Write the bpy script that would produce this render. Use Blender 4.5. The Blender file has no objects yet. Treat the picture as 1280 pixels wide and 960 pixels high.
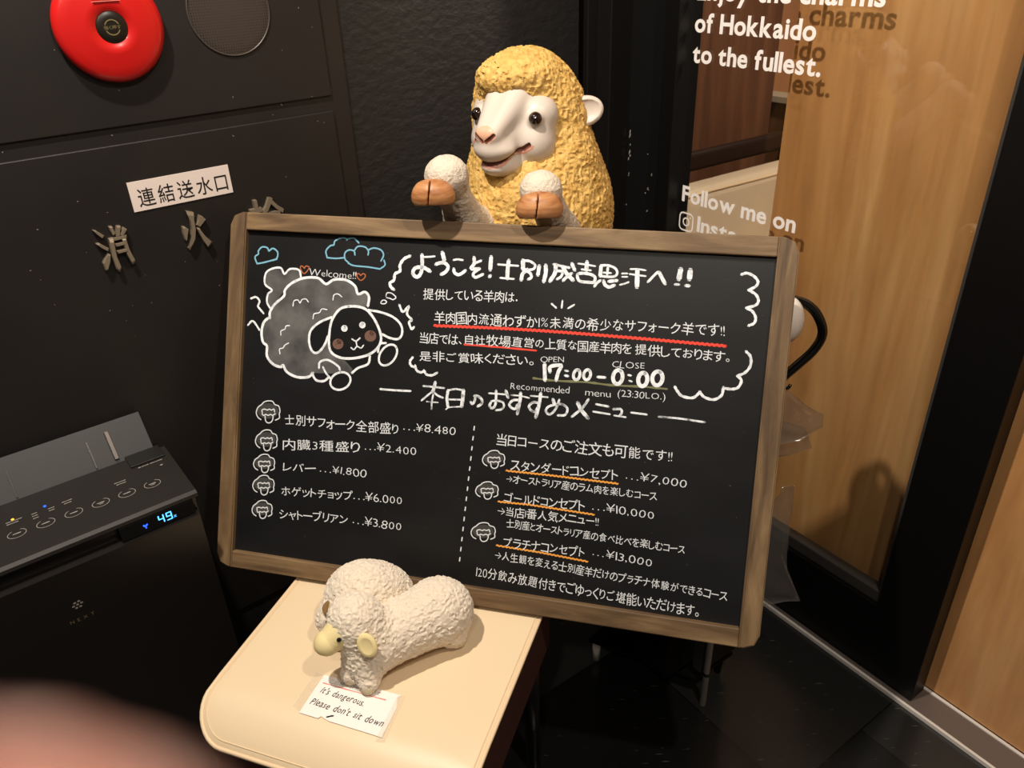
import bpy, bmesh, math, random
import numpy as np
from mathutils import Vector, Matrix, noise

random.seed(7)
np.random.seed(7)
SC = bpy.context.scene
COL = SC.collection
PI = math.pi

# ------------------------------------------------------------------ camera, world, lights, exposure
cam_data = bpy.data.cameras.new('camera')
cam_data.sensor_width = 36.0
cam_data.lens = 970.0 / 1280.0 * 36.0
cam_data.clip_start = 0.004
cam_data.dof.use_dof = True
cam_data.dof.focus_distance = 1.25
cam_data.dof.aperture_fstop = 8.8
cam = bpy.data.objects.new('camera', cam_data)
COL.objects.link(cam)
R = Matrix(((0.9993, 0.0385, 0.0), (-0.0189, 0.4917, -0.8706), (-0.0335, 0.8699, 0.4920))).to_4x4()
cam.matrix_world = Matrix.Translation((0, 0, 1.4)) @ R
SC.camera = cam

world = bpy.data.worlds.new('world')
SC.world = world
world.use_nodes = True
world.node_tree.nodes['Background'].inputs[0].default_value = (1.0, 0.88, 0.78, 1)
world.node_tree.nodes['Background'].inputs[1].default_value = 0.065

def lamp(name, loc, aim, power, size, spread_deg, color=(1.0, 0.89, 0.76), blend=0.6):
    l = bpy.data.lights.new(name, 'SPOT')
    l.energy = power; l.color = color; l.shadow_soft_size = size
    l.spot_size = math.radians(spread_deg); l.spot_blend = blend
    o = bpy.data.objects.new(name, l); COL.objects.link(o)
    o.location = loc
    o.rotation_euler = (Vector(aim) - Vector(loc)).to_track_quat('-Z', 'Y').to_euler()
    return o

lamp('ceiling_downlight', (-0.50, 0.62, 2.5), (0.15, 1.20, 0.6), 128, 0.03, 100, blend=0.7)
lamp('ceiling_downlight', (0.55, 0.05, 2.5), (0.05, 1.10, 0.7), 56, 0.03, 88)
lamp('ceiling_downlight', (-0.2, -0.7, 2.5), (0.0, 1.2, 0.7), 28, 0.05, 110)
lamp('interior_downlight', (1.586, 1.65, 2.4), (1.0, 2.2, 0.6), 130, 0.08, 140, (1.0, 0.84, 0.68))

SC.view_settings.view_transform = 'Standard'
SC.view_settings.look = 'None'
SC.view_settings.gamma = 1.0
SC.view_settings.use_curve_mapping = False
SC.view_settings.exposure = 0.18
SC.cycles.max_bounces = 8
SC.cycles.transparent_max_bounces = 12

# ------------------------------------------------------------------ materials
def srgb(r, g, b):
    def f(c):
        c /= 255.0
        return c / 12.92 if c <= 0.04045 else ((c + 0.055) / 1.055) ** 2.4
    return (f(r), f(g), f(b), 1.0)

def mat(name, col, rough=0.6, metal=0.0, spec=0.5, emit=None, estr=0.0, coat=0.0, alpha=1.0):
    m = bpy.data.materials.new(name); m.use_nodes = True
    b = m.node_tree.nodes['Principled BSDF']
    b.inputs['Base Color'].default_value = col
    b.inputs['Roughness'].default_value = rough
    b.inputs['Metallic'].default_value = metal
    b.inputs['Specular IOR Level'].default_value = spec
    b.inputs['Coat Weight'].default_value = coat
    b.inputs['Alpha'].default_value = alpha
    if emit:
        b.inputs['Emission Color'].default_value = emit
        b.inputs['Emission Strength'].default_value = estr
    return m

def add_noise(m, scale, c0, c1, detail=6, stretch=(1, 1, 1), lo=0.3, hi=0.7, distort=0.0, coord='Object', rot=(0, 0, 0)):
    nt = m.node_tree; b = nt.nodes['Principled BSDF']
    tc = nt.nodes.new('ShaderNodeTexCoord'); mp = nt.nodes.new('ShaderNodeMapping')
    mp.inputs['Scale'].default_value = stretch; mp.inputs['Rotation'].default_value = rot
    n = nt.nodes.new('ShaderNodeTexNoise'); n.inputs['Scale'].default_value = scale; n.inputs['Detail'].default_value = detail
    n.inputs['Distortion'].default_value = distort
    r = nt.nodes.new('ShaderNodeValToRGB')
    r.color_ramp.elements[0].position = lo; r.color_ramp.elements[0].color = c0
    r.color_ramp.elements[1].position = hi; r.color_ramp.elements[1].color = c1
    nt.links.new(tc.outputs[coord], mp.inputs[0]); nt.links.new(mp.outputs[0], n.inputs['Vector'])
    nt.links.new(n.outputs['Fac'], r.inputs[0]); nt.links.new(r.outputs[0], b.inputs['Base Color'])
    return n, r, mp

def add_bump(m, scale, strength, dist=0.001, detail=4, kind='noise', stretch=(1, 1, 1)):
    nt = m.node_tree; b = nt.nodes['Principled BSDF']
    tc = nt.nodes.new('ShaderNodeTexCoord'); mp = nt.nodes.new('ShaderNodeMapping'); mp.inputs['Scale'].default_value = stretch
    if kind == 'noise':
        n = nt.nodes.new('ShaderNodeTexNoise'); n.inputs['Detail'].default_value = detail; out = n.outputs['Fac']
    else:
        n = nt.nodes.new('ShaderNodeTexVoronoi'); out = n.outputs['Distance']
    n.inputs['Scale'].default_value = scale
    bp = nt.nodes.new('ShaderNodeBump'); bp.inputs['Strength'].default_value = strength; bp.inputs['Distance'].default_value = dist
    nt.links.new(tc.outputs['Object'], mp.inputs[0]); nt.links.new(mp.outputs[0], n.inputs['Vector'])
    nt.links.new(out, bp.inputs['Height']); nt.links.new(bp.outputs[0], b.inputs['Normal'])
    return bp

def wood(name, dark, mid, light, scale=3.0, stretch=(9, 9, 0.7), rough=0.4, distort=1.2, coat=0.0):
    m = mat(name, mid, rough, coat=coat)
    n, r, mp = add_noise(m, scale, dark, light, 8, stretch, 0.28, 0.72, distort)
    e = r.color_ramp.elements.new(0.5); e.color = mid
    nt = m.node_tree; b = nt.nodes['Principled BSDF']
    n2 = nt.nodes.new('ShaderNodeTexNoise'); n2.inputs['Scale'].default_value = scale * 14; n2.inputs['Detail'].default_value = 3
    nt.links.new(mp.outputs[0], n2.inputs['Vector'])
    mx = nt.nodes.new('ShaderNodeMixRGB'); mx.blend_type = 'MULTIPLY'; mx.inputs[0].default_value = 0.35
    nt.links.new(r.outputs[0], mx.inputs[1]); nt.links.new(n2.outputs['Fac'], mx.inputs[2])
    nt.links.new(mx.outputs[0], b.inputs['Base Color'])
    bp = nt.nodes.new('ShaderNodeBump'); bp.inputs['Strength'].default_value = 0.12; bp.inputs['Distance'].default_value = 0.001
    nt.links.new(n2.outputs['Fac'], bp.inputs['Height']); nt.links.new(bp.outputs[0], b.inputs['Normal'])
    return m

M = {}
M['steel'] = mat('black_painted_steel', srgb(30, 27, 26), 0.45)
add_noise(M['steel'], 6, srgb(26, 23, 22), srgb(33, 29, 27), 5)
M['steel_dark'] = mat('black_gap', srgb(10, 9, 9), 0.7)
M['wallpaper'] = mat('black_textured_wallpaper', srgb(26, 25, 25), 0.5)
add_bump(M['wallpaper'], 48, 0.5, 0.005, 8, stretch=(1, 1.4, 1))
M['black'] = mat('black_satin', srgb(20, 18, 17), 0.35)
M['black_door'] = mat('black_door_metal', srgb(10, 9, 9), 0.45, spec=0.25)
M['black_matt'] = mat('black_matt', srgb(9, 9, 9), 0.8, spec=0.15)
M['chip'] = mat('chipped_paint_white', srgb(150, 145, 138), 0.8)
M['floor'] = mat('black_polished_tile', srgb(18, 18, 18), 0.16)
M['alu'] = mat('brushed_aluminium', srgb(226, 218, 210), 0.3, 0.1)
M['alu_dark'] = mat('dark_brown_threshold', srgb(112, 100, 94), 0.4, 0.3)
M['trim_grey'] = mat('grey_glazing_bead', srgb(62, 58, 55), 0.4)
M['red'] = mat('red_alarm_plastic', srgb(192, 24, 22), 0.32, coat=0.25)
M['alarm_dark'] = mat('alarm_button_black', srgb(26, 22, 16), 0.35)
M['alarm_text'] = mat('alarm_button_olive', srgb(110, 98, 60), 0.6)
M['pink_label'] = mat('alarm_pale_label', srgb(232, 150, 140), 0.6)
M['mesh'] = mat('speaker_mesh', srgb(48, 42, 40), 0.45, 0.5)
M['ring'] = mat('speaker_ring', srgb(88, 82, 78), 0.4, 0.5)
M['sign'] = mat('sign_white', srgb(226, 212, 204), 0.5)
M['ink'] = mat('black_ink', srgb(16, 15, 15), 0.6)
M['bronze'] = mat('cast_bronze', srgb(140, 126, 108), 0.4, 0.35)
M['slate'] = mat('chalkboard_black', srgb(27, 27, 27), 0.42, spec=0.4)
add_noise(M['slate'], 5, srgb(17, 17, 18), srgb(27, 27, 29), 6, (1, 2.2, 1), 0.35, 0.8)
M['chalk'] = mat('white_chalk', srgb(232, 236, 240), 0.9)
add_noise(M['chalk'], 160, srgb(186, 190, 194), srgb(236, 241, 246), 3, (1, 1, 1), 0.25, 0.55)
M['chalk_title'] = mat('white_chalk_worn', srgb(196, 200, 204), 0.9)
add_noise(M['chalk_title'], 130, srgb(108, 111, 114), srgb(230, 235, 240), 4, (1, 1, 1), 0.3, 0.55)
M['chalk_thin'] = mat('white_chalk_pen', srgb(222, 226, 230), 0.9)
M['chalk_grey'] = mat('smudged_chalk_grey', srgb(88, 88, 88), 0.95)
add_noise(M['chalk_grey'], 24, srgb(58, 58, 58), srgb(104, 104, 103), 6, (1, 1, 1), 0.3, 0.7)
M['chalk_iconfill'] = mat('faint_chalk_grey', srgb(62, 62, 61), 0.95)
M['chalk_blue'] = mat('pale_blue_chalk', srgb(120, 176, 200), 0.9)
M['chalk_red'] = mat('coral_red_chalk', srgb(232, 72, 56), 0.9)
M['chalk_orange'] = mat('orange_chalk', srgb(238, 160, 66), 0.9)
M['chalk_heart'] = mat('dull_orange_chalk', srgb(178, 98, 58), 0.9)
M['chalk_yellow'] = mat('smudged_yellow_green_chalk', srgb(118, 118, 84), 0.95)
M['chalk_blush'] = mat('brown_blush_chalk', srgb(112, 82, 70), 0.95)
M['frame_wood'] = wood('weathered_brown_frame_wood', srgb(78, 58, 38), srgb(120, 94, 64), srgb(154, 126, 90), 2.6, (1.6, 14, 14), 0.6)
M['frame_wood_v'] = wood('weathered_brown_frame_wood_upright', srgb(78, 58, 38), srgb(116, 91, 62), srgb(150, 122, 86), 2.6, (14, 1.6, 14), 0.6)
M['panel_wood'] = wood('golden_wood_veneer', srgb(184, 124, 72), srgb(214, 156, 98), srgb(232, 180, 122), 1.0, (5, 0.4, 5), 0.45, 2.8)
M['wall_wood'] = wood('dark_brown_interior_wood', srgb(88, 54, 34), srgb(112, 72, 48), srgb(132, 88, 60), 1.5, (8, 0.6, 8), 0.55)
M['dark_wood'] = mat('dark_stained_wood', srgb(42, 28, 22), 0.4)
M['peach'] = mat('peach_plaster', srgb(232, 170, 120), 0.8)
M['cream_vinyl'] = mat('cream_vinyl', srgb(226, 204, 170), 0.42)
add_bump(M['cream_vinyl'], 900, 0.12, 0.0004, 2)
M['piping'] = mat('cream_piping', srgb(226, 200, 164), 0.45)
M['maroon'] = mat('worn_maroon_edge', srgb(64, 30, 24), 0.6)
M['skin'] = mat('skin', srgb(150, 56, 47), 0.8, spec=0.1)
M['skin'].node_tree.nodes['Principled BSDF'].inputs['Subsurface Weight'].default_value = 0.25
M['skin'].node_tree.nodes['Principled BSDF'].inputs['Subsurface Radius'].default_value = (0.01, 0.004, 0.002)
M['nail'] = mat('fingernail', srgb(226, 168, 150), 0.3)
M['sofa'] = mat('cream_booth_vinyl', srgb(214, 194, 168), 0.5)
M['yellow_wool'] = mat('mustard_yellow_sculpted_wool', srgb(208, 166, 88), 0.7)
add_noise(M['yellow_wool'], 60, srgb(196, 152, 74), srgb(218, 178, 102), 4, (1, 1, 1), 0.3, 0.6)
add_bump(M['yellow_wool'], 330, 0.55, 0.003, 3)
M['face'] = mat('painted_cream_face', srgb(206, 194, 182), 0.4)
M['nose_pink'] = mat('painted_pink_nose', srgb(224, 172, 142), 0.45)
M['mouth'] = mat('mouth_line_brown', srgb(112, 62, 48), 0.6)
M['lip'] = mat('lip_pink', srgb(206, 150, 130), 0.45)
M['eye'] = mat('dark_brown_eye', srgb(34, 20, 12), 0.08, coat=0.6)
M['pupil'] = mat('black_pupil', srgb(8, 7, 6), 0.08, coat=0.6)
M['ear_in'] = mat('ear_pink', srgb(214, 180, 158), 0.6)
M['white_wool'] = mat('off_white_sculpted_leg', srgb(214, 200, 182), 0.7)
add_bump(M['white_wool'], 260, 0.8, 0.003, 4)
M['hoof'] = mat('brown_hoof', srgb(182, 124, 76), 0.45)
add_noise(M['hoof'], 30, srgb(150, 92, 52), srgb(204, 148, 98), 5, (1, 1, 5), 0.3, 0.7)
M['hoof_groove'] = mat('hoof_groove', srgb(96, 54, 32), 0.6)
M['plush'] = mat('cream_white_plush', srgb(226, 212, 192), 0.95)
add_bump(M['plush'], 700, 0.6, 0.002, 4)
M['plush'].node_tree.nodes['Principled BSDF'].inputs['Sheen Weight'].default_value = 0.35
M['plush_face'] = mat('pale_yellow_felt', srgb(232, 214, 158), 0.9)
add_bump(M['plush_face'], 700, 0.4, 0.001, 3)
M['plush_foot'] = mat('beige_felt', srgb(206, 192, 160), 0.9)
M['plush_brown'] = mat('brown_felt', srgb(120, 90, 52), 0.9)
M['bead'] = mat('black_bead', srgb(10, 10, 12), 0.1, coat=0.5)
M['paper'] = mat('white_paper', srgb(238, 232, 226), 0.75)
M['tape'] = mat('clear_tape', srgb(230, 222, 206), 0.2, alpha=0.12)
M['pink_ink'] = mat('pink_marker', srgb(226, 130, 120), 0.7)
M['grey_ink'] = mat('faint_grey_pen', srgb(170, 164, 160), 0.8)
M['purifier'] = mat('dark_brown_plastic', srgb(24, 20, 18), 0.35)
M['purifier_panel'] = mat('dark_taupe_control_plastic', srgb(26, 22, 20), 0.5)
M['purifier_flap'] = mat('grey_louver_plastic', srgb(20, 19, 19), 0.5)
M['purifier_mark'] = mat('printed_grey_mark', srgb(150, 144, 138), 0.6)
M['led_blue'] = mat('blue_led', srgb(20, 60, 255), 0.4, emit=srgb(30, 80, 255), estr=2.5)
M['led_cyan'] = mat('cyan_digits', srgb(90, 190, 255), 0.4, emit=srgb(80, 185, 255), estr=1.6)
M['led_amber'] = mat('amber_led', srgb(255, 170, 50), 0.4, emit=srgb(255, 160, 40), estr=2.0)
M['gold_mark'] = mat('dull_gold_print', srgb(104, 92, 62), 0.5)
M['white_plastic'] = mat('white_plastic', srgb(224, 216, 206), 0.4)
M['black_tube'] = mat('glossy_black_tube', srgb(14, 13, 12), 0.15, coat=0.4)
M['text_white'] = mat('white_vinyl_lettering', srgb(246, 240, 236), 0.6)

def perforated():
    m = mat('perforated_dark_metal', srgb(30, 28, 27), 0.5, 0.3)
    nt = m.node_tree; b = nt.nodes['Principled BSDF']
    tc = nt.nodes.new('ShaderNodeTexCoord'); v = nt.nodes.new('ShaderNodeTexVoronoi'); v.inputs['Scale'].default_value = 220; v.inputs['Randomness'].default_value = 0.15
    r = nt.nodes.new('ShaderNodeValToRGB'); r.color_ramp.interpolation = 'CONSTANT'
    r.color_ramp.elements[0].color = srgb(120, 112, 104); r.color_ramp.elements[1].position = 0.25; r.color_ramp.elements[1].color = srgb(26, 24, 23)
    nt.links.new(tc.outputs['Object'], v.inputs['Vector']); nt.links.new(v.outputs['Distance'], r.inputs[0]); nt.links.new(r.outputs[0], b.inputs['Base Color'])
    return m
M['perforated'] = perforated()

def grille_mat():
    m = M['mesh']; nt = m.node_tree; b = nt.nodes['Principled BSDF']
    tc = nt.nodes.new('ShaderNodeTexCoord'); v = nt.nodes.new('ShaderNodeTexVoronoi'); v.inputs['Scale'].default_value = 250; v.inputs['Randomness'].default_value = 0.0
    r = nt.nodes.new('ShaderNodeValToRGB'); r.color_ramp.elements[0].color = srgb(8, 7, 7); r.color_ramp.elements[0].position = 0.2
    r.color_ramp.elements[1].position = 0.45; r.color_ramp.elements[1].color = srgb(78, 70, 65)
    nt.links.new(tc.outputs['Object'], v.inputs['Vector']); nt.links.new(v.outputs['Distance'], r.inputs[0]); nt.links.new(r.outputs[0], b.inputs['Base Color'])
grille_mat()

def floor_mat():
    m = M['floor']; nt = m.node_tree; b = nt.nodes['Principled BSDF']
    tc = nt.nodes.new('ShaderNodeTexCoord'); mp = nt.nodes.new('ShaderNodeMapping'); mp.inputs['Rotation'].default_value = (0, 0, math.radians(-34.3))
    br = nt.nodes.new('ShaderNodeTexBrick'); br.offset = 0.5; br.inputs['Scale'].default_value = 1.0
    br.inputs['Brick Width'].default_value = 0.45; br.inputs['Row Height'].default_value = 0.45; br.inputs['Mortar Size'].default_value = 0.0012
    br.inputs['Color1'].default_value = srgb(15, 15, 15); br.inputs['Color2'].default_value = srgb(60, 61, 60); br.inputs['Mortar'].default_value = srgb(8, 8, 8)
    n = nt.nodes.new('ShaderNodeTexNoise'); n.inputs['Scale'].default_value = 5; n.inputs['Detail'].default_value = 8
    rr = nt.nodes.new('ShaderNodeMapRange'); rr.inputs['To Min'].default_value = 0.06; rr.inputs['To Max'].default_value = 0.3
    mx = nt.nodes.new('ShaderNodeMixRGB'); mx.blend_type = 'ADD'; mx.inputs[0].default_value = 1
    sc = nt.nodes.new('ShaderNodeTexNoise'); sc.inputs['Scale'].default_value = 26; sc.inputs['Detail'].default_value = 2
    mp2 = nt.nodes.new('ShaderNodeMapping'); mp2.inputs['Scale'].default_value = (1, 12, 1); mp2.inputs['Rotation'].default_value = (0, 0, math.radians(-40))
    sr = nt.nodes.new('ShaderNodeValToRGB'); sr.color_ramp.elements[0].position = 0.70; sr.color_ramp.elements[0].color = (0, 0, 0, 1)
    sr.color_ramp.elements[1].position = 0.77; sr.color_ramp.elements[1].color = srgb(92, 90, 84)
    L = nt.links.new
    L(tc.outputs['Object'], mp.inputs[0]); L(mp.outputs[0], br.inputs['Vector']); L(tc.outputs['Object'], n.inputs['Vector'])
    L(n.outputs['Fac'], rr.inputs['Value']); L(rr.outputs[0], b.inputs['Roughness'])
    L(tc.outputs['Object'], mp2.inputs[0]); L(mp2.outputs[0], sc.inputs['Vector']); L(sc.outputs['Fac'], sr.inputs[0])
    L(br.outputs['Color'], mx.inputs[1]); L(sr.outputs[0], mx.inputs[2]); L(mx.outputs[0], b.inputs['Base Color'])
floor_mat()

def glass_mat():
    m = bpy.data.materials.new('clear_window_glass'); m.use_nodes = True; nt = m.node_tree
    nt.nodes.remove(nt.nodes['Principled BSDF']); out = nt.nodes['Material Output']
    t = nt.nodes.new('ShaderNodeBsdfTransparent'); t.inputs[0].default_value = (0.94, 0.95, 0.94, 1)
    g = nt.nodes.new('ShaderNodeBsdfGlossy'); g.inputs['Roughness'].default_value = 0.0
    fr = nt.nodes.new('ShaderNodeFresnel'); fr.inputs['IOR'].default_value = 1.5
    mx = nt.nodes.new('ShaderNodeMixShader')
    ge = nt.nodes.new('ShaderNodeNewGeometry'); mr = nt.nodes.new('ShaderNodeMapRange')
    mr.inputs['To Min'].default_value = 1.5; mr.inputs['To Max'].default_value = 1 / 1.5
    nt.links.new(ge.outputs['Backfacing'], mr.inputs['Value']); nt.links.new(mr.outputs[0], fr.inputs['IOR'])
    nt.links.new(fr.outputs[0], mx.inputs[0]); nt.links.new(t.outputs[0], mx.inputs[1]); nt.links.new(g.outputs[0], mx.inputs[2]); nt.links.new(mx.outputs[0], out.inputs[0])
    return m
M['glass'] = glass_mat()

def film_mat():
    m = bpy.data.materials.new('clear_plastic_film'); m.use_nodes = True; nt = m.node_tree
    nt.nodes.remove(nt.nodes['Principled BSDF']); out = nt.nodes['Material Output']
    t = nt.nodes.new('ShaderNodeBsdfTransparent'); t.inputs[0].default_value = (0.93, 0.92, 0.9, 1)
    g = nt.nodes.new('ShaderNodeBsdfGlossy'); g.inputs['Roughness'].default_value = 0.18
    d = nt.nodes.new('ShaderNodeBsdfDiffuse'); d.inputs[0].default_value = (0.7, 0.66, 0.62, 1)
    a = nt.nodes.new('ShaderNodeMixShader'); a.inputs[0].default_value = 0.12
    mx = nt.nodes.new('ShaderNodeMixShader'); mx.inputs[0].default_value = 0.07
    L = nt.links.new
    L(t.outputs[0], a.inputs[1]); L(g.outputs[0], a.inputs[2]); L(a.outputs[0], mx.inputs[1]); L(d.outputs[0], mx.inputs[2]); L(mx.outputs[0], out.inputs[0])
    return m
M['film'] = film_mat()

# ------------------------------------------------------------------ object helpers
def link(o, parent=None, mw=None):
    COL.objects.link(o)
    if parent is not None:
        o.parent = parent
    if mw is not None:
        if parent is None: o.matrix_world = mw
        else: o.matrix_local = mw
    return o

def mesh_obj(name, verts, faces, m, parent=None, mw=None, smooth=False, mats=None, midx=None):
    me = bpy.data.meshes.new(name)
    me.from_pydata([tuple(v) for v in verts], [], [tuple(f) for f in faces])
    for mm in (mats or [m]): me.materials.append(mm)
    if midx is not None: me.polygons.foreach_set('material_index', np.asarray(midx, dtype=np.int32))
    if smooth: me.polygons.foreach_set('use_smooth', np.ones(len(me.polygons), dtype=bool))
    me.update()
    return link(bpy.data.objects.new(name, me), parent, mw)

def bm_obj(name, bm, m, parent=None, mw=None, smooth=False):
    me = bpy.data.meshes.new(name); bm.normal_update(); bm.to_mesh(me); bm.free()
    me.materials.append(m)
    if smooth:
        for p in me.polygons: p.use_smooth = True
    return link(bpy.data.objects.new(name, me), parent, mw)

def thing(name, label, cat, mw=None, group=None):
    o = bpy.data.objects.new(name, None); o.empty_display_size = 0.05
    link(o, None, mw)
    o['label'] = label; o['category'] = cat
    if group: o['group'] = group
    return o

def tag(o, label, cat, group=None):
    o['label'] = label; o['category'] = cat
    if group: o['group'] = group
    return o

def struct(o, label=None):
    o['kind'] = 'structure'
    if label: o['label'] = label
    return o

def bx(bm, x0, x1, y0, y1, z0, z1, bevel=0.0, seg=2):
    r = bmesh.ops.create_cube(bm, size=1.0)
    vs = r['verts']
    for v in vs:
        v.co = Vector(((x0 + x1) / 2 + v.co.x * (x1 - x0), (y0 + y1) / 2 + v.co.y * (y1 - y0), (z0 + z1) / 2 + v.co.z * (z1 - z0)))
    if bevel > 0:
        es = set(e for v in vs for e in v.link_edges)
        bmesh.ops.bevel(bm, geom=list(es), offset=bevel, segments=seg, affect='EDGES', profile=0.5)
    return bm

def box(name, dims, m, parent=None, mw=None, bevel=0.0, seg=2):
    bm = bmesh.new(); bx(bm, *dims, bevel=bevel, seg=seg)
    return bm_obj(name, bm, m, parent, mw)

def catmull(pts, n=5):
    P = [np.array(p, float) for p in pts]
    if len(P) < 3: return P
    out = []
    closed = np.linalg.norm(P[0] - P[-1]) < 1e-6
    for i in range(len(P) - 1):
        p1, p2 = P[i], P[i + 1]
        p0 = P[i - 1] if i > 0 else (P[-2] if closed else 2 * p1 - p2)
        p3 = P[i + 2] if i + 2 < len(P) else (P[1] if closed else 2 * p2 - p1)
        for k in range(n):
            t = k / n
            out.append(0.5 * ((2 * p1) + (p2 - p0) * t + (2 * p0 - 5 * p1 + 4 * p2 - p3) * t * t + (3 * p1 - p0 - 3 * p2 + p3) * t ** 3))
    out.append(P[-1]); return out

def tube(bm, pts, rad, seg=10, smooth=4, cap=True):
    P = catmull(pts, smooth) if smooth else [np.array(p, float) for p in pts]
    n = len(P); rads = rad if hasattr(rad, '__len__') else None
    rings = []; prev = None
    for i, p in enumerate(P):
        tdir = Vector(P[min(i + 1, n - 1)] - P[max(i - 1, 0)]).normalized()
        if prev is None:
            a = Vector((0, 0, 1)) if abs(tdir.z) < 0.9 else Vector((1, 0, 0))
            u = tdir.cross(a).normalized()
        else:
            u = (prev - tdir * prev.dot(tdir)).normalized()
        prev = u; w = tdir.cross(u)
        r = rad if rads is None else rads[0] + (rads[1] - rads[0]) * i / (n - 1)
        rings.append([bm.verts.new(Vector(p) + (u * math.cos(2 * PI * k / seg) + w * math.sin(2 * PI * k / seg)) * r) for k in range(seg)])
    for i in range(n - 1):
        for k in range(seg):
            bm.faces.new((rings[i][k], rings[i][(k + 1) % seg], rings[i + 1][(k + 1) % seg], rings[i + 1][k]))
    if cap:
        bm.faces.new(rings[0][::-1]); bm.faces.new(rings[-1])
    return bm

def lathe(bm, prof, seg=48, cap=True):
    rings = []
    for r, z in prof:
        rings.append([bm.verts.new((r * math.cos(2 * PI * k / seg), r * math.sin(2 * PI * k / seg), z)) for k in range(seg)])
    for i in range(len(prof) - 1):
        for k in range(seg):
            bm.faces.new((rings[i][k], rings[i][(k + 1) % seg], rings[i + 1][(k + 1) % seg], rings[i + 1][k]))
    if cap:
        bm.faces.new(rings[0][::-1]); bm.faces.new(rings[-1])
    return bm

def prism(bm, poly, z0, z1):
    a = [bm.verts.new((p[0], p[1], z0)) for p in poly]; b = [bm.verts.new((p[0], p[1], z1)) for p in poly]
    n = len(poly)
    for i in range(n): bm.faces.new((a[i], a[(i + 1) % n], b[(i + 1) % n], b[i]))
    bm.faces.new(a[::-1]); bm.faces.new(b)
    return bm

def rrect(x0, x1, y0, y1, r, n=6):
    out = []
    for cx, cy, a0 in ((x1 - r, y1 - r, 0), (x0 + r, y1 - r, 90), (x0 + r, y0 + r, 180), (x1 - r, y0 + r, 270)):
        for k in range(n + 1):
            a = math.radians(a0 + 90 * k / n); out.append((cx + r * math.cos(a), cy + r * math.sin(a)))
    return out

# ribbons: strokes drawn on a plane (x, y) at height z
class Ribbon:
    def __init__(self): self.v = []; self.f = []; self.k = 0
    def stroke(self, pts, w, z=0.0, smooth=4, jitter=0.06):
        P = catmull(pts, smooth) if (smooth and len(pts) > 2) else [np.array(p, float) for p in pts]
        if len(P) == 2:
            P = [P[0] + (P[1] - P[0]) * t for t in np.linspace(0, 1, 4)]
        n = len(P); zz = z + self.k * 2e-6; self.k = (self.k + 1) % 60
        base = len(self.v)
        h = w / 2
        def tang(i):
            d = P[min(i + 1, n - 1)] - P[max(i - 1, 0)]; l = np.linalg.norm(d); return d / l if l > 1e-9 else np.array([1.0, 0.0])
        t0 = tang(0); ring = []
        a0 = math.atan2(t0[1], t0[0])
        left = []; right = []
        for i in range(n):
            t = tang(i); nn = np.array([-t[1], t[0]]); hh = h * (1 + jitter * math.sin(i * 2.1 + self.k * 1.7))
            left.append(P[i] + nn * hh); right.append(P[i] - nn * hh)
        for q in left + right: self.v.append((q[0], q[1], zz))
        for i in range(n - 1):
            self.f.append((base + n + i, base + n + i + 1, base + i + 1, base + i))
        for (c, t, li, ri) in ((P[0], -tang(0), base, base + n), (P[-1], tang(n - 1), base + 2 * n - 1, base + n - 1)):
            ang = math.atan2(t[1], t[0]); b2 = len(self.v); m = 5
            for k in range(1, m):
                a = ang - PI / 2 + PI * k / m
                self.v.append((c[0] + h * math.cos(a), c[1] + h * math.sin(a), zz))
            # ri -> arc -> li, order from -90 to +90 about t
            self.f.append((ri,) + tuple(range(b2, b2 + m - 1)) + (li,))
    def build(self, name, m, parent=None, mw=None):
        return mesh_obj(name, self.v, self.f, m, parent, mw)

_glyphs = {}
def glyph(ch, res=2, offset=0.0, extrude=0.0):
    key = (ch, res, offset, extrude)
    if key not in _glyphs:
        c = bpy.data.curves.new('glyph', 'FONT'); c.body = ch; c.size = 1.0; c.resolution_u = res; c.offset = offset; c.extrude = extrude
        o = bpy.data.objects.new('glyph', c); COL.objects.link(o)
        bpy.context.view_layer.update()
        dg = bpy.context.evaluated_depsgraph_get(); ev = o.evaluated_get(dg); me = ev.to_mesh()
        v = np.array([tuple(x.co) for x in me.vertices]).reshape(-1, 3); f = [tuple(p.vertices) for p in me.polygons]
        ev.to_mesh_clear(); bpy.data.objects.remove(o); bpy.data.curves.remove(c)
        _glyphs[key] = (v, f)
    return _glyphs[key]

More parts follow.
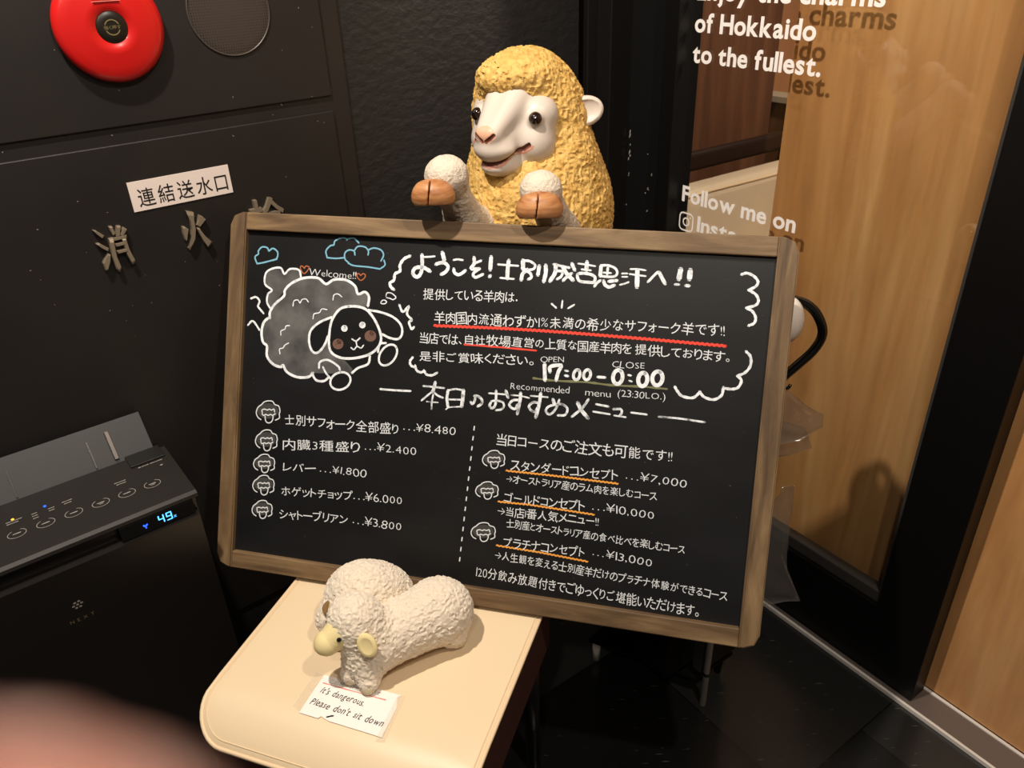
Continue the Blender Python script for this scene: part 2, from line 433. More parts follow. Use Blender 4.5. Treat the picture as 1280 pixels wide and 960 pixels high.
def text_mesh(text, p0, p1, em, z=0.0, hand=0.0, offset=0.0, res=2, shear=0.0, gap=0.10, space=0.35, extrude=0.0, thin=0.0):
    """Letters along the baseline p0 -> p1, sized em, spaced to fill the line."""
    V = []; F = []
    items = []; x = 0.0
    for ch in text:
        if ch in ' ': x += space; continue
        v, f = glyph(ch, res, offset - (thin if ord(ch) < 0x3000 else 0.0), extrude)
        if len(v) == 0: x += space; continue
        x0, x1 = v[:, 0].min(), v[:, 0].max()
        items.append((ch, v, f, x0, x)); x += (x1 - x0) + gap
    total = x - gap
    p0 = np.array(p0, float); p1 = np.array(p1, float); d = p1 - p0; L = np.linalg.norm(d); d /= L; up = np.array([-d[1], d[0]])
    sx = L / total
    for i, (ch, v, f, x0, xo) in enumerate(items):
        q = v.copy(); q[:, 0] -= x0
        cx = (q[:, 0].max()) / 2; cy = (q[:, 1].max() + q[:, 1].min()) / 2
        if hand:
            a = random.uniform(-1, 1) * hand * 0.10; s = 1 + random.uniform(-1, 1) * hand * 0.10
            qx = (q[:, 0] - cx) * s; qy = (q[:, 1] - cy) * s
            q[:, 0] = cx + qx * math.cos(a) - qy * math.sin(a); q[:, 1] = cy + qx * math.sin(a) + qy * math.cos(a) + random.uniform(-1, 1) * 0.03 * hand
        xx = (q[:, 0] + xo) * sx; yy = q[:, 1] * em
        xx = xx + shear * yy
        P = p0[None, :] + xx[:, None] * d[None, :] + yy[:, None] * up[None, :]
        b = len(V)
        V += [(P[j, 0], P[j, 1], z + q[j, 2] + i * 1e-6) for j in range(len(q))]
        F += [tuple(b + t for t in ff) for ff in f]
    return V, F

# ------------------------------------------------------------------ signed distance shapes -> one smooth mesh
def surface_nets(fn, lo, hi, h):
    lo = np.array(lo, float); hi = np.array(hi, float)
    n = np.ceil((hi - lo) / h).astype(int) + 1
    ax = [lo[i] + h * np.arange(n[i]) for i in range(3)]
    G = np.stack(np.meshgrid(*ax, indexing='ij'), -1).reshape(-1, 3)
    val = np.empty(len(G))
    for s in range(0, len(G), 400000): val[s:s + 400000] = fn(G[s:s + 400000])
    val = val.reshape(n)
    ins = val < 0
    cn = n - 1
    acc = np.zeros(tuple(cn) + (3,)); cnt = np.zeros(tuple(cn))
    def sl(o, size): return tuple(slice(o[i], o[i] + size[i]) for i in range(3))
    corners = [(i, j, k) for i in (0, 1) for j in (0, 1) for k in (0, 1)]
    for c in corners:
        for axx in range(3):
            if c[axx] == 1: continue
            d = list(c); d[axx] = 1
            a = val[sl(c, cn)]; b = val[sl(d, cn)]
            m = (a < 0) != (b < 0)
            t = np.where(m, a / np.where(m, a - b, 1.0), 0)
            for i in range(3):
                if i == axx: acc[..., i] += np.where(m, t, 0)
                else: acc[..., i] += np.where(m, c[i], 0)
            cnt += m
    act = cnt > 0
    idx = -np.ones(tuple(cn), dtype=np.int64); idx[act] = np.arange(act.sum())
    cell = np.argwhere(act)
    V = lo + h * (cell + acc[act] / cnt[act][:, None])
    F = []
    for axx in range(3):
        u, w = [(1, 2), (2, 0), (0, 1)][axx]
        size = n.copy(); size[axx] -= 1
        o0 = [0, 0, 0]; o1 = [0, 0, 0]; o1[axx] = 1
        a = ins[sl(o0, size)]; b = ins[sl(o1, size)]
        ch = a != b
        ch_idx = np.argwhere(ch)
        ok = (ch_idx[:, u] > 0) & (ch_idx[:, w] > 0) & (ch_idx[:, u] < cn[u]) & (ch_idx[:, w] < cn[w])
        ch_idx = ch_idx[ok]
        q = []
        for du, dw in ((1, 1), (0, 1), (0, 0), (1, 0)):
            t = ch_idx.copy(); t[:, u] -= du; t[:, w] -= dw
            q.append(idx[t[:, 0], t[:, 1], t[:, 2]])
        q = np.stack(q, 1)
        flip = ~a[ch_idx[:, 0], ch_idx[:, 1], ch_idx[:, 2]]
        q[flip] = q[flip][:, ::-1]
        F.append(q)
    F = np.concatenate(F)
    F = F[(F >= 0).all(1)]
    return V, F

def sd_ell(p, c, r, rot=None):
    q = p - np.array(c)
    if rot is not None: q = q @ np.array(rot)      # columns of rot are the ellipsoid's axes
    r = np.array(r); k0 = np.linalg.norm(q / r, axis=1); k1 = np.linalg.norm(q / (r * r), axis=1)
    return k0 * (k0 - 1) / np.maximum(k1, 1e-9)

def sd_cone(p, a, b, ra, rb):
    a = np.array(a, float); b = np.array(b, float); ab = b - a
    t = np.clip(((p - a) @ ab) / (ab @ ab), 0, 1)
    return np.linalg.norm(p - (a + t[:, None] * ab), axis=1) - (ra + (rb - ra) * t)

def smin(a, b, k):
    h = np.clip(0.5 + 0.5 * (b - a) / k, 0, 1)
    return b + (a - b) * h - k * h * (1 - h)

_tab = np.random.RandomState(3).rand(64, 64, 64)
def vnoise(p, scale):
    q = p / scale; i = np.floor(q).astype(int); f = q - i; f = f * f * (3 - 2 * f); i &= 63; j = (i + 1) & 63
    def T(a, b, c): return _tab[a, b, c]
    x0, y0, z0 = i.T; x1, y1, z1 = j.T; fx, fy, fz = f.T
    c00 = T(x0, y0, z0) * (1 - fx) + T(x1, y0, z0) * fx; c10 = T(x0, y1, z0) * (1 - fx) + T(x1, y1, z0) * fx
    c01 = T(x0, y0, z1) * (1 - fx) + T(x1, y0, z1) * fx; c11 = T(x0, y1, z1) * (1 - fx) + T(x1, y1, z1) * fx
    c0 = c00 * (1 - fy) + c10 * fy; c1 = c01 * (1 - fy) + c11 * fy
    return c0 * (1 - fz) + c1 * fz

def curls(p, scale):
    """rounded worm-like lumps, 0..1"""
    w = p + 0.5 * scale * np.stack([vnoise(p + 1.3, scale), vnoise(p + 5.1, scale), vnoise(p + 9.7, scale)], 1)
    a = np.abs(vnoise(w, scale) - 0.5) * 2; b = np.abs(vnoise(w + 3.7, scale * 0.6) - 0.5) * 2
    return (1 - a) ** 2 * 0.65 + (1 - b) ** 2 * 0.35

def sdf_obj(name, fn, lo, hi, h, m, parent=None, mw=None, mats=None, pick=None):
    V, F = surface_nets(fn, lo, hi, h)
    midx = None
    if pick is not None:
        cen = V[F].mean(1); midx = pick(cen)
    return mesh_obj(name, V, F, m, parent, mw, smooth=True, mats=mats, midx=midx)

# measured on the board in millimetres: (stroke width, points); lines of writing as (text, start, end, height)
CHALK = {
 'heading': [(5.89,[(-114.1,549.9),(-112.8,536.2),(-113.1,525.1),(-116.3,517.4),(-121.3,515.0),(-126.7,518.8),(-127.1,524.3),(-123.0,529.4),(-115.0,530.6),(-107.6,529.6),(-99.2,525.3)]),(2.91,[(-110.9,546.9),(-101.5,547.8),(-92.8,549.0)]),(6.5,[(-80.5,555.1),(-78.3,549.1),(-76.4,543.0)]),(5.48,[(-89.8,536.8),(-83.4,539.2),(-76.2,539.6),(-70.1,535.2),(-70.4,529.7),(-74.4,524.6),(-80.0,521.6)]),(3.15,[(-61.4,544.9),(-55.0,546.2),(-46.4,545.6)]),(5.02,[(-60.0,530.9),(-58.6,525.6),(-52.6,522.5),(-46.4,524.9),(-41.0,529.6)]),(5.4,[(-28.2,550.4),(-27.5,541.0),(-32.0,533.9),(-26.2,532.9),(-18.5,533.6)]),(3.68,[(-16.5,546.3),(-23.4,543.2),(-27.5,540.3)]),(4.54,[(-18.5,533.6),(-26.5,527.4),(-27.6,522.6),(-23.2,520.1),(-16.3,523.3),(-12.2,525.5)]),(6.32,[(-0.8,552.6),(-0.8,533.7)]),(5.91,[(-1.0,522.8),(-0.3,523.5)]),(3.06,[(11.1,542.1),(22.4,541.9),(43.2,541.7)]),(6.26,[(27.7,548.6),(27.0,535.2),(27.4,521.7)]),(3.06,[(16.2,521.7),(26.7,521.4),(37.8,521.3)]),(6.62,[(50.2,549.9),(51.1,537.9)]),(3.83,[(50.9,550.2),(60.6,549.8),(69.2,544.9),(68.3,538.9),(60.2,536.4),(50.5,537.2)]),(5.79,[(57.4,536.9),(51.1,529.8),(49.7,521.0)]),(4.39,[(56.9,534.9),(63.4,531.2),(65.2,525.3),(60.6,522.1)]),(5.74,[(76.2,543.3),(75.2,529.9)]),(6.12,[(86.3,544.5),(87.2,533.3),(85.1,520.5)]),(3.77,[(98.4,547.2),(110.0,545.2),(123.0,543.3)]),(6.09,[(101.8,546.1),(101.4,534.1),(94.9,521.8)]),(4.05,[(103.9,537.6),(112.7,536.8),(111.3,529.4),(105.5,525.1)]),(6.05,[(112.8,544.1),(118.9,535.1),(129.8,525.2)]),(4.7,[(127.0,535.0),(120.7,530.0),(115.1,523.7)]),(5.35,[(126.5,549.4),(131.3,540.5)]),(2.66,[(135.8,550.4),(148.6,549.4),(162.0,547.9)]),(5.98,[(149.0,553.3),(149.3,541.5)]),(2.91,[(141.9,542.0),(155.9,541.2)]),(4.5,[(137.1,534.9),(137.0,528.3),(141.3,523.9),(153.4,523.3),(161.4,523.8),(163.5,529.9),(159.2,534.2),(148.4,536.2),(137.1,534.9)]),(5.54,[(170.9,548.6),(170.7,534.1)]),(3.65,[(170.8,549.5),(181.3,550.1),(192.1,546.5),(195.9,540.2),(193.1,534.8),(184.0,533.2),(172.1,533.6)]),(3.68,[(181.2,547.2),(181.1,536.7)]),(2.62,[(174.9,539.0),(186.8,539.0)]),(4.23,[(171.3,527.0),(166.4,522.7),(163.5,517.9)]),(4.99,[(176.6,526.6),(179.1,520.9),(185.3,518.0),(192.9,521.1)]),(4.96,[(184.6,526.5),(196.2,528.5)]),(2.6,[(203.1,539.3),(210.9,539.8)]),(2.34,[(203.6,534.4),(211.4,534.9)]),(2.6,[(201.3,522.3),(208.3,524.6),(214.0,527.2)]),(2.58,[(214.9,546.5),(225.9,547.1),(237.6,545.9)]),(2.58,[(214.2,539.3),(225.3,538.3),(238.3,537.5)]),(6.72,[(225.4,545.2),(226.8,521.2)]),(3.83,[(242.3,529.3),(254.5,543.6),(257.7,543.8)]),(5.35,[(257.7,543.8),(261.4,537.6),(267.4,528.3)]),(7.31,[(288.3,550.1),(286.9,536.5)]),(7.52,[(302.2,549.6),(302.0,537.4)]),(3.53,[(282.0,527.9),(287.7,528.2)]),(4.76,[(297.9,527.2),(302.3,527.2)])],
 'title': [(3.0,[(-98.2,342.4),(-81.3,342.3),(-62.9,342.3)]),(5.31,[(-78.4,349.7),(-80.5,337.9),(-82.0,334.5)]),(2.78,[(-80.5,330.2),(-82.0,317.8),(-81.8,306.7)]),(3.02,[(-82.0,335.0),(-89.7,328.2),(-99.5,318.9)]),(3.23,[(-80.3,335.2),(-73.6,329.7),(-64.1,326.7)]),(2.08,[(-90.7,317.9),(-71.6,318.3)]),(4.59,[(-56.3,339.1),(-57.1,325.8),(-54.5,312.7)]),(2.96,[(-56.3,339.1),(-44.5,342.4),(-32.0,341.9)]),(5.91,[(-30.8,341.4),(-31.0,328.2),(-31.8,316.1)]),(2.73,[(-55.9,324.8),(-32.0,326.5)]),(2.06,[(-57.7,308.6),(-51.6,312.5),(-31.8,315.5)]),(4.07,[(-10.4,334.0),(-11.5,325.7),(-14.6,321.6),(-17.6,324.0)]),(4.27,[(-12.2,334.4),(-6.5,334.4),(0.0,330.1),(0.5,323.6),(-5.4,318.6)]),(2.67,[(11.0,340.9),(23.3,341.2),(37.7,341.5)]),(4.02,[(22.4,345.8),(23.3,333.4),(22.4,322.4),(17.8,317.6),(13.5,321.6),(15.4,326.7)]),(3.33,[(15.7,328.5),(21.2,330.1),(27.8,330.4),(34.6,328.7),(36.7,322.9),(33.2,317.7),(24.5,315.2)]),(4.97,[(38.3,346.9),(42.3,337.6)]),(2.41,[(47.0,341.3),(61.3,341.5),(76.3,339.5)]),(4.94,[(61.9,345.9),(61.9,334.0),(59.1,313.2)]),(3.97,[(58.5,334.8),(50.9,333.5),(45.3,327.0),(48.5,321.9),(55.2,320.4),(58.0,327.2)]),(2.6,[(78.2,343.1),(92.9,343.4),(105.4,343.5)]),(5.21,[(93.6,348.3),(92.7,331.6),(88.9,310.8)]),(3.93,[(90.4,333.5),(82.8,333.3),(76.7,326.8),(80.5,320.7),(87.2,319.2),(90.4,326.0)]),(5.16,[(113.7,340.6),(116.4,333.9)]),(3.66,[(123.4,341.0),(120.9,331.1),(115.3,320.9),(109.1,317.1),(103.8,321.9),(107.1,328.7),(116.5,332.8),(127.1,334.9),(134.9,331.4),(137.4,326.3),(133.8,318.5),(123.1,316.9)]),(4.02,[(168.3,346.0),(160.3,332.4),(145.0,317.1)]),(5.85,[(152.4,339.0),(158.8,328.6),(169.7,317.8)]),(3.24,[(180.7,339.9),(199.9,338.1)]),(2.88,[(177.1,328.2),(202.6,326.6)]),(3.57,[(207.4,334.9),(218.1,335.9),(220.3,331.0),(217.2,325.3)]),(2.5,[(209.1,325.4),(227.1,324.5)]),(2.99,[(234.1,332.4),(257.6,331.7)]),(2.94,[(275.4,330.2),(305.0,330.5),(343.2,328.7)]),(3.36,[(-171.3,330.7),(-147.4,331.0),(-119.0,332.3)])],
 'hours': [(6.0,[(96.2,393.8),(98.7,369.6)]),(5.59,[(105.5,383.3),(105.8,391.1),(122.3,394.3),(118.7,384.4),(116.2,371.1)]),(3.13,[(129.0,387.0),(133.4,386.5)]),(3.83,[(129.6,379.3),(134.0,378.8)]),(4.51,[(150.0,389.0),(151.2,387.6),(152.0,385.5),(152.2,383.1),(152.0,380.5),(151.2,378.2),(150.0,376.2),(148.5,374.9),(146.9,374.3),(145.4,374.6),(144.0,375.7),(143.0,377.5),(142.5,379.8),(142.5,382.3),(143.0,384.8),(144.0,387.0),(145.3,388.7),(146.9,389.6),(148.5,389.7),(150.0,389.0)]),(4.49,[(165.9,390.4),(167.2,388.9),(168.1,386.8),(168.4,384.4),(168.1,381.9),(167.3,379.5),(166.1,377.6),(164.5,376.3),(162.8,375.7),(161.1,376.1),(159.7,377.2),(158.6,378.9),(158.0,381.2),(158.0,383.7),(158.5,386.2),(159.6,388.4),(161.0,390.1),(162.6,391.0),(164.3,391.1),(165.9,390.4)]),(4.09,[(179.7,381.5),(190.8,381.8)]),(5.77,[(213.0,393.8),(214.9,391.9),(216.2,389.2),(216.9,386.0),(216.8,382.5),(216.0,379.2),(214.5,376.4),(212.5,374.5),(210.2,373.6),(207.9,373.9),(205.7,375.2),(204.1,377.6),(203.0,380.6),(202.7,384.1),(203.2,387.5),(204.4,390.6),(206.2,392.9),(208.4,394.3),(210.7,394.7),(213.0,393.8)]),(3.02,[(225.1,388.6),(229.3,388.1)]),(2.69,[(227.5,380.2),(231.4,379.2)]),(6.02,[(250.2,393.0),(252.0,391.2),(253.3,388.6),(253.9,385.5),(253.9,382.1),(253.1,379.0),(251.7,376.3),(249.8,374.5),(247.6,373.6),(245.5,373.9),(243.5,375.2),(241.9,377.4),(240.9,380.4),(240.6,383.6),(241.1,386.9),(242.2,389.9),(243.9,392.2),(245.9,393.5),(248.1,393.8),(250.2,393.0)]),(5.97,[(271.9,396.9),(273.9,395.0),(275.3,392.3),(276.1,389.1),(276.0,385.7),(275.1,382.4),(273.6,379.7),(271.5,377.8),(269.1,376.9),(266.7,377.2),(264.4,378.6),(262.7,380.9),(261.6,383.9),(261.2,387.3),(261.7,390.7),(262.9,393.7),(264.8,396.0),(267.1,397.4),(269.5,397.7),(271.9,396.9)])],
 'yellow': [(3.06,[(79.9,370.9),(113.6,370.0),(165.8,372.1),(200.3,370.9),(250.8,373.0),(284.1,372.7)])],
 'blue': [(2.59,[(-403.5,520.2),(-407.8,531.0),(-401.7,536.2),(-402.0,541.2),(-395.7,548.1),(-386.4,547.6),(-382.5,542.2)]),(2.56,[(-382.5,542.2),(-375.3,546.9),(-366.6,541.4),(-367.2,531.5),(-374.3,527.1)]),(2.58,[(-403.5,520.2),(-390.7,522.9),(-367.1,529.8)]),(2.48,[(-277.3,538.0),(-279.7,547.6),(-273.0,556.0),(-266.1,558.0)]),(2.46,[(-266.1,558.0),(-264.7,564.5),(-256.2,569.1),(-247.4,570.1),(-243.8,567.1)]),(2.44,[(-243.8,568.7),(-231.7,570.3),(-222.6,563.3)]),(2.47,[(-277.3,537.0),(-261.3,536.6),(-245.6,538.7)]),(2.45,[(-238.1,530.4),(-245.4,536.5),(-246.0,546.1),(-239.3,551.3),(-230.5,550.1),(-228.4,543.8)]),(2.42,[(-230.5,550.1),(-224.0,557.8),(-211.8,557.5),(-205.5,551.4),(-205.8,545.0)]),(2.4,[(-206.3,553.0),(-196.2,556.7),(-184.0,554.1),(-179.0,546.4),(-182.9,536.7)]),(2.4,[(-177.9,538.5),(-175.6,530.7),(-183.8,523.9)]),(2.42,[(-239.8,530.3),(-229.1,526.7),(-204.7,525.9),(-183.8,523.9)])],
 'hearts': [(1.8,[(-316.9,508.7),(-323.4,515.9),(-322.9,520.8),(-318.2,519.4),(-316.6,517.2),(-314.0,521.3),(-308.5,520.0),(-310.0,515.0),(-316.9,508.7)]),(1.74,[(-216.2,503.7),(-222.8,509.7),(-222.0,514.3),(-217.8,513.2),(-216.3,511.4),(-212.7,514.8),(-208.4,512.8),(-209.8,507.9),(-216.2,503.7)])],
 'scribble': [(4.77,[(-134.2,547.3),(-144.0,542.0),(-150.1,532.1),(-149.5,522.6),(-157.7,517.4),(-158.8,507.8),(-165.3,502.6),(-163.2,496.3),(-157.8,492.5)]),(1.72,[(-178.8,471.3),(-174.5,474.8),(-169.2,472.6),(-171.7,469.2),(-177.6,468.8),(-178.8,471.3)]),(1.7,[(-170.8,480.8),(-169.4,486.3),(-162.6,486.8),(-157.2,483.9),(-153.6,480.0),(-158.5,476.5),(-163.7,478.1),(-169.9,478.9)]),(3.72,[(-147.0,468.6),(-140.2,457.9),(-130.7,468.1),(-133.2,455.2),(-124.1,446.2),(-129.0,442.7),(-123.9,431.8),(-120.0,435.3)]),(3.87,[(-119.0,386.7),(-123.3,379.8),(-120.9,373.4),(-115.2,371.3)]),(3.85,[(-114.0,374.0),(-110.8,366.4),(-103.7,363.9),(-98.4,366.2)]),(3.82,[(-98.5,367.5),(-93.9,361.4),(-84.3,360.9),(-76.4,365.5)]),(3.35,[(-411.8,461.7),(-402.6,464.7),(-395.6,458.5),(-398.1,449.9),(-394.2,445.2),(-387.1,438.3)]),(3.37,[(-415.2,416.8),(-406.2,424.2),(-393.1,410.1)]),(3.88,[(374.9,548.0),(382.3,550.3),(392.4,546.4),(398.5,538.9),(396.0,532.0),(386.7,526.3)]),(3.88,[(386.7,526.3),(397.0,520.8),(401.8,512.2),(398.5,505.2),(385.9,500.5)]),(3.89,[(385.9,500.5),(395.1,495.9),(400.2,487.3),(398.8,479.3),(391.6,475.3)]),(3.9,[(391.7,437.6),(398.5,430.5),(399.7,417.8),(393.3,407.0),(382.8,401.0)]),(3.93,[(382.8,401.0),(389.1,395.1),(385.6,384.5),(377.3,381.2),(366.1,381.4)]),(3.99,[(364.7,382.6),(363.3,370.8),(352.8,363.3),(338.7,365.9),(331.7,373.1)]),(4.06,[(331.8,371.8),(322.5,363.1),(307.2,364.2),(300.2,370.1),(295.3,377.0)]),(2.79,[(100.0,487.2),(107.5,481.5)]),(2.78,[(116.4,492.9),(116.0,482.1)]),(2.77,[(134.8,488.0),(126.0,482.1)])],
 'sheep': [(4.27,[(-374.9,431.5),(-375.4,441.5),(-366.9,455.4),(-351.1,469.7),(-349.8,479.7),(-337.7,492.0),(-316.5,501.5),(-291.4,503.0),(-276.6,494.1),(-262.8,502.1),(-241.7,502.8),(-225.4,494.1),(-219.3,481.5),(-207.4,485.5),(-200.0,477.9),(-200.8,463.3)]),(4.45,[(-375.0,433.2),(-385.6,424.0),(-389.2,407.0),(-385.8,390.5),(-378.0,384.3),(-377.2,367.6),(-365.4,355.1),(-350.3,351.3),(-346.8,355.0),(-338.9,343.9),(-320.2,337.2),(-300.2,338.9),(-291.5,346.4)]),(3.96,[(-293.3,346.2),(-285.5,335.3),(-271.0,334.9),(-262.5,342.3)]),(3.84,[(-222.1,352.5),(-212.1,361.5),(-195.0,369.6),(-192.3,382.8)]),(3.31,[(-375.7,448.1),(-381.8,457.7),(-380.6,471.1),(-373.6,478.2),(-387.0,487.3),(-386.1,505.6),(-373.6,514.0),(-359.0,515.5),(-352.3,506.0),(-342.6,514.8),(-326.2,514.1),(-322.0,502.8)]),(4.22,[(-233.9,460.5),(-249.4,455.2),(-261.0,439.6),(-265.3,422.9),(-265.6,396.6),(-259.4,382.2),(-241.2,375.5),(-216.6,377.6),(-192.5,386.1),(-177.8,400.3),(-175.3,416.7),(-185.4,438.6),(-200.3,455.3),(-214.6,460.8),(-233.9,460.5)]),(3.98,[(-262.8,441.1),(-283.7,431.4),(-299.1,417.1),(-301.8,400.4),(-297.4,385.8),(-289.8,379.8),(-281.0,383.8),(-272.7,396.0),(-268.1,409.6)]),(3.75,[(-200.4,456.9),(-179.5,455.1),(-156.7,448.7),(-142.2,436.9),(-139.6,422.6),(-145.9,414.1),(-159.7,414.7),(-173.8,420.0)]),(3.58,[(-281.2,355.6),(-280.0,365.7),(-265.9,370.2),(-247.5,361.8),(-243.6,355.5)]),(3.57,[(-242.4,351.8),(-236.7,352.3),(-231.5,351.1),(-227.4,348.5),(-224.8,344.7),(-224.1,340.1),(-225.3,335.3),(-228.3,330.6),(-232.8,326.7),(-238.2,324.0),(-244.1,322.7),(-249.7,323.1),(-254.4,325.0),(-257.8,328.2),(-259.5,332.5),(-259.2,337.3),(-257.0,342.2),(-253.2,346.5),(-248.2,349.8),(-242.4,351.8)]),(3.23,[(-274.1,357.9),(-268.2,348.4),(-258.7,339.3)]),(3.46,[(-178.9,390.4),(-176.2,403.6),(-166.0,406.1)]),(3.47,[(-147.6,399.9),(-146.2,395.4),(-146.5,390.1),(-148.3,384.4),(-151.6,378.9),(-155.9,374.4),(-160.8,371.2),(-165.8,369.7),(-170.3,370.1),(-173.9,372.3),(-176.1,376.1),(-176.6,381.2),(-175.6,386.8),(-172.9,392.5),(-169.1,397.5),(-164.4,401.5),(-159.3,403.8),(-154.5,404.3),(-150.5,403.0),(-147.6,399.9)]),(1.81,[(-333.8,454.3),(-332.5,462.7),(-325.3,464.8),(-321.4,460.1),(-318.1,465.9),(-311.0,467.4),(-306.4,462.8)]),(1.77,[(-262.7,468.9),(-261.4,477.2),(-254.4,479.3),(-247.1,474.9)]),(1.79,[(-296.5,435.5),(-295.2,443.8),(-288.1,445.9),(-284.7,447.8),(-281.4,453.0),(-272.4,452.6)]),(1.83,[(-353.2,404.7),(-353.5,411.4),(-346.4,415.2),(-344.8,420.3),(-338.3,421.5)]),(1.84,[(-353.3,372.9),(-354.5,381.2),(-348.4,383.4),(-345.0,388.6),(-338.5,392.5)]),(4.95,[(-238.8,427.0),(-237.9,426.6),(-237.2,425.9),(-236.8,425.0),(-236.7,424.0),(-236.9,423.1),(-237.5,422.3),(-238.3,421.6),(-239.3,421.3),(-240.3,421.3),(-241.3,421.5),(-242.1,422.1),(-242.7,422.9),(-243.0,423.8),(-242.9,424.8),(-242.5,425.7),(-241.8,426.4),(-240.9,426.9),(-239.9,427.1),(-238.8,427.0)]),(4.89,[(-207.7,434.8),(-206.7,434.4),(-206.0,433.7),(-205.6,432.8),(-205.5,431.9),(-205.7,430.9),(-206.3,430.1),(-207.1,429.5),(-208.1,429.2),(-209.1,429.1),(-210.1,429.4),(-210.9,430.0),(-211.5,430.7),(-211.8,431.7),(-211.7,432.6),(-211.3,433.5),(-210.6,434.2),(-209.7,434.7),(-208.7,434.9),(-207.7,434.8)]),(2.46,[(-225.4,407.9),(-218.2,405.2),(-211.5,410.6)]),(2.11,[(-218.2,405.2),(-216.0,397.2)]),(2.11,[(-226.3,393.8),(-220.9,391.0),(-215.9,396.6),(-208.8,394.5),(-204.5,399.5)])],
 'blush': [(9.24,[(-248.0,401.6),(-246.6,401.1),(-245.5,400.2),(-244.8,399.0),(-244.7,397.8),(-245.1,396.5),(-245.9,395.4),(-247.2,394.5),(-248.8,394.0),(-250.4,393.9),(-252.0,394.3),(-253.3,395.0),(-254.2,396.1),(-254.6,397.3),(-254.4,398.6),(-253.8,399.8),(-252.7,400.8),(-251.3,401.5),(-249.7,401.8),(-248.0,401.6)]),(9.05,[(-191.9,419.6),(-190.3,419.0),(-189.0,418.0),(-188.3,416.6),(-188.1,415.1),(-188.5,413.7),(-189.5,412.4),(-190.9,411.4),(-192.7,410.8),(-194.5,410.8),(-196.2,411.2),(-197.7,412.0),(-198.7,413.2),(-199.2,414.7),(-199.0,416.2),(-198.3,417.6),(-197.1,418.7),(-195.5,419.5),(-193.7,419.8),(-191.9,419.6)])],
 'fill_wool': [[(-374.9,431.5),(-375.4,441.5),(-366.9,455.4),(-351.1,469.7),(-349.8,479.7),(-337.7,492.0),(-316.5,501.5),(-291.4,503.0),(-276.6,494.1),(-262.8,502.1),(-241.7,502.8),(-225.4,494.1),(-219.3,481.5),(-207.4,485.5),(-200.0,477.9),(-200.8,463.3),(-233.9,460.5),(-249.4,455.2),(-261.0,439.6),(-265.3,422.9),(-265.6,396.6),(-259.4,382.2),(-241.2,375.5),(-222.1,352.5),(-291.5,346.4),(-300.2,338.9),(-320.2,337.2),(-338.9,343.9),(-346.8,355.0),(-350.3,351.3),(-365.4,355.1),(-377.2,367.6),(-378.0,384.3),(-385.8,390.5),(-389.2,407.0),(-385.6,424.0),(-375.0,433.2)]],
 'fill_tuft': [[(-375.7,448.1),(-381.8,457.7),(-380.6,471.1),(-373.6,478.2),(-387.0,487.3),(-386.1,505.6),(-373.6,514.0),(-359.0,515.5),(-352.3,506.0),(-342.6,514.8),(-326.2,514.1),(-322.0,502.8),(-349.8,479.7),(-366.9,455.4)]],
 'mask_head': [[(-233.9,460.5),(-249.4,455.2),(-261.0,439.6),(-265.3,422.9),(-265.6,396.6),(-259.4,382.2),(-241.2,375.5),(-216.6,377.6),(-192.5,386.1),(-177.8,400.3),(-175.3,416.7),(-185.4,438.6),(-200.3,455.3),(-214.6,460.8)]],
 'mask_earl': [[(-262.8,441.1),(-283.7,431.4),(-299.1,417.1),(-301.8,400.4),(-297.4,385.8),(-289.8,379.8),(-281.0,383.8),(-272.7,396.0),(-268.1,409.6),(-265.3,422.9)]],
 'mask_earr': [[(-200.4,456.9),(-179.5,455.1),(-156.7,448.7),(-142.2,436.9),(-139.6,422.6),(-145.9,414.1),(-159.7,414.7),(-173.8,420.0),(-181.5,432.4)]],
 'mask_footl': [[(-242.4,351.8),(-236.7,352.3),(-231.5,351.1),(-227.4,348.5),(-224.8,344.7),(-224.1,340.1),(-225.3,335.3),(-228.3,330.6),(-232.8,326.7),(-238.2,324.0),(-244.1,322.7),(-249.7,323.1),(-254.4,325.0),(-257.8,328.2),(-259.5,332.5),(-259.2,337.3),(-257.0,342.2),(-253.2,346.5),(-248.2,349.8),(-242.4,351.8)]],
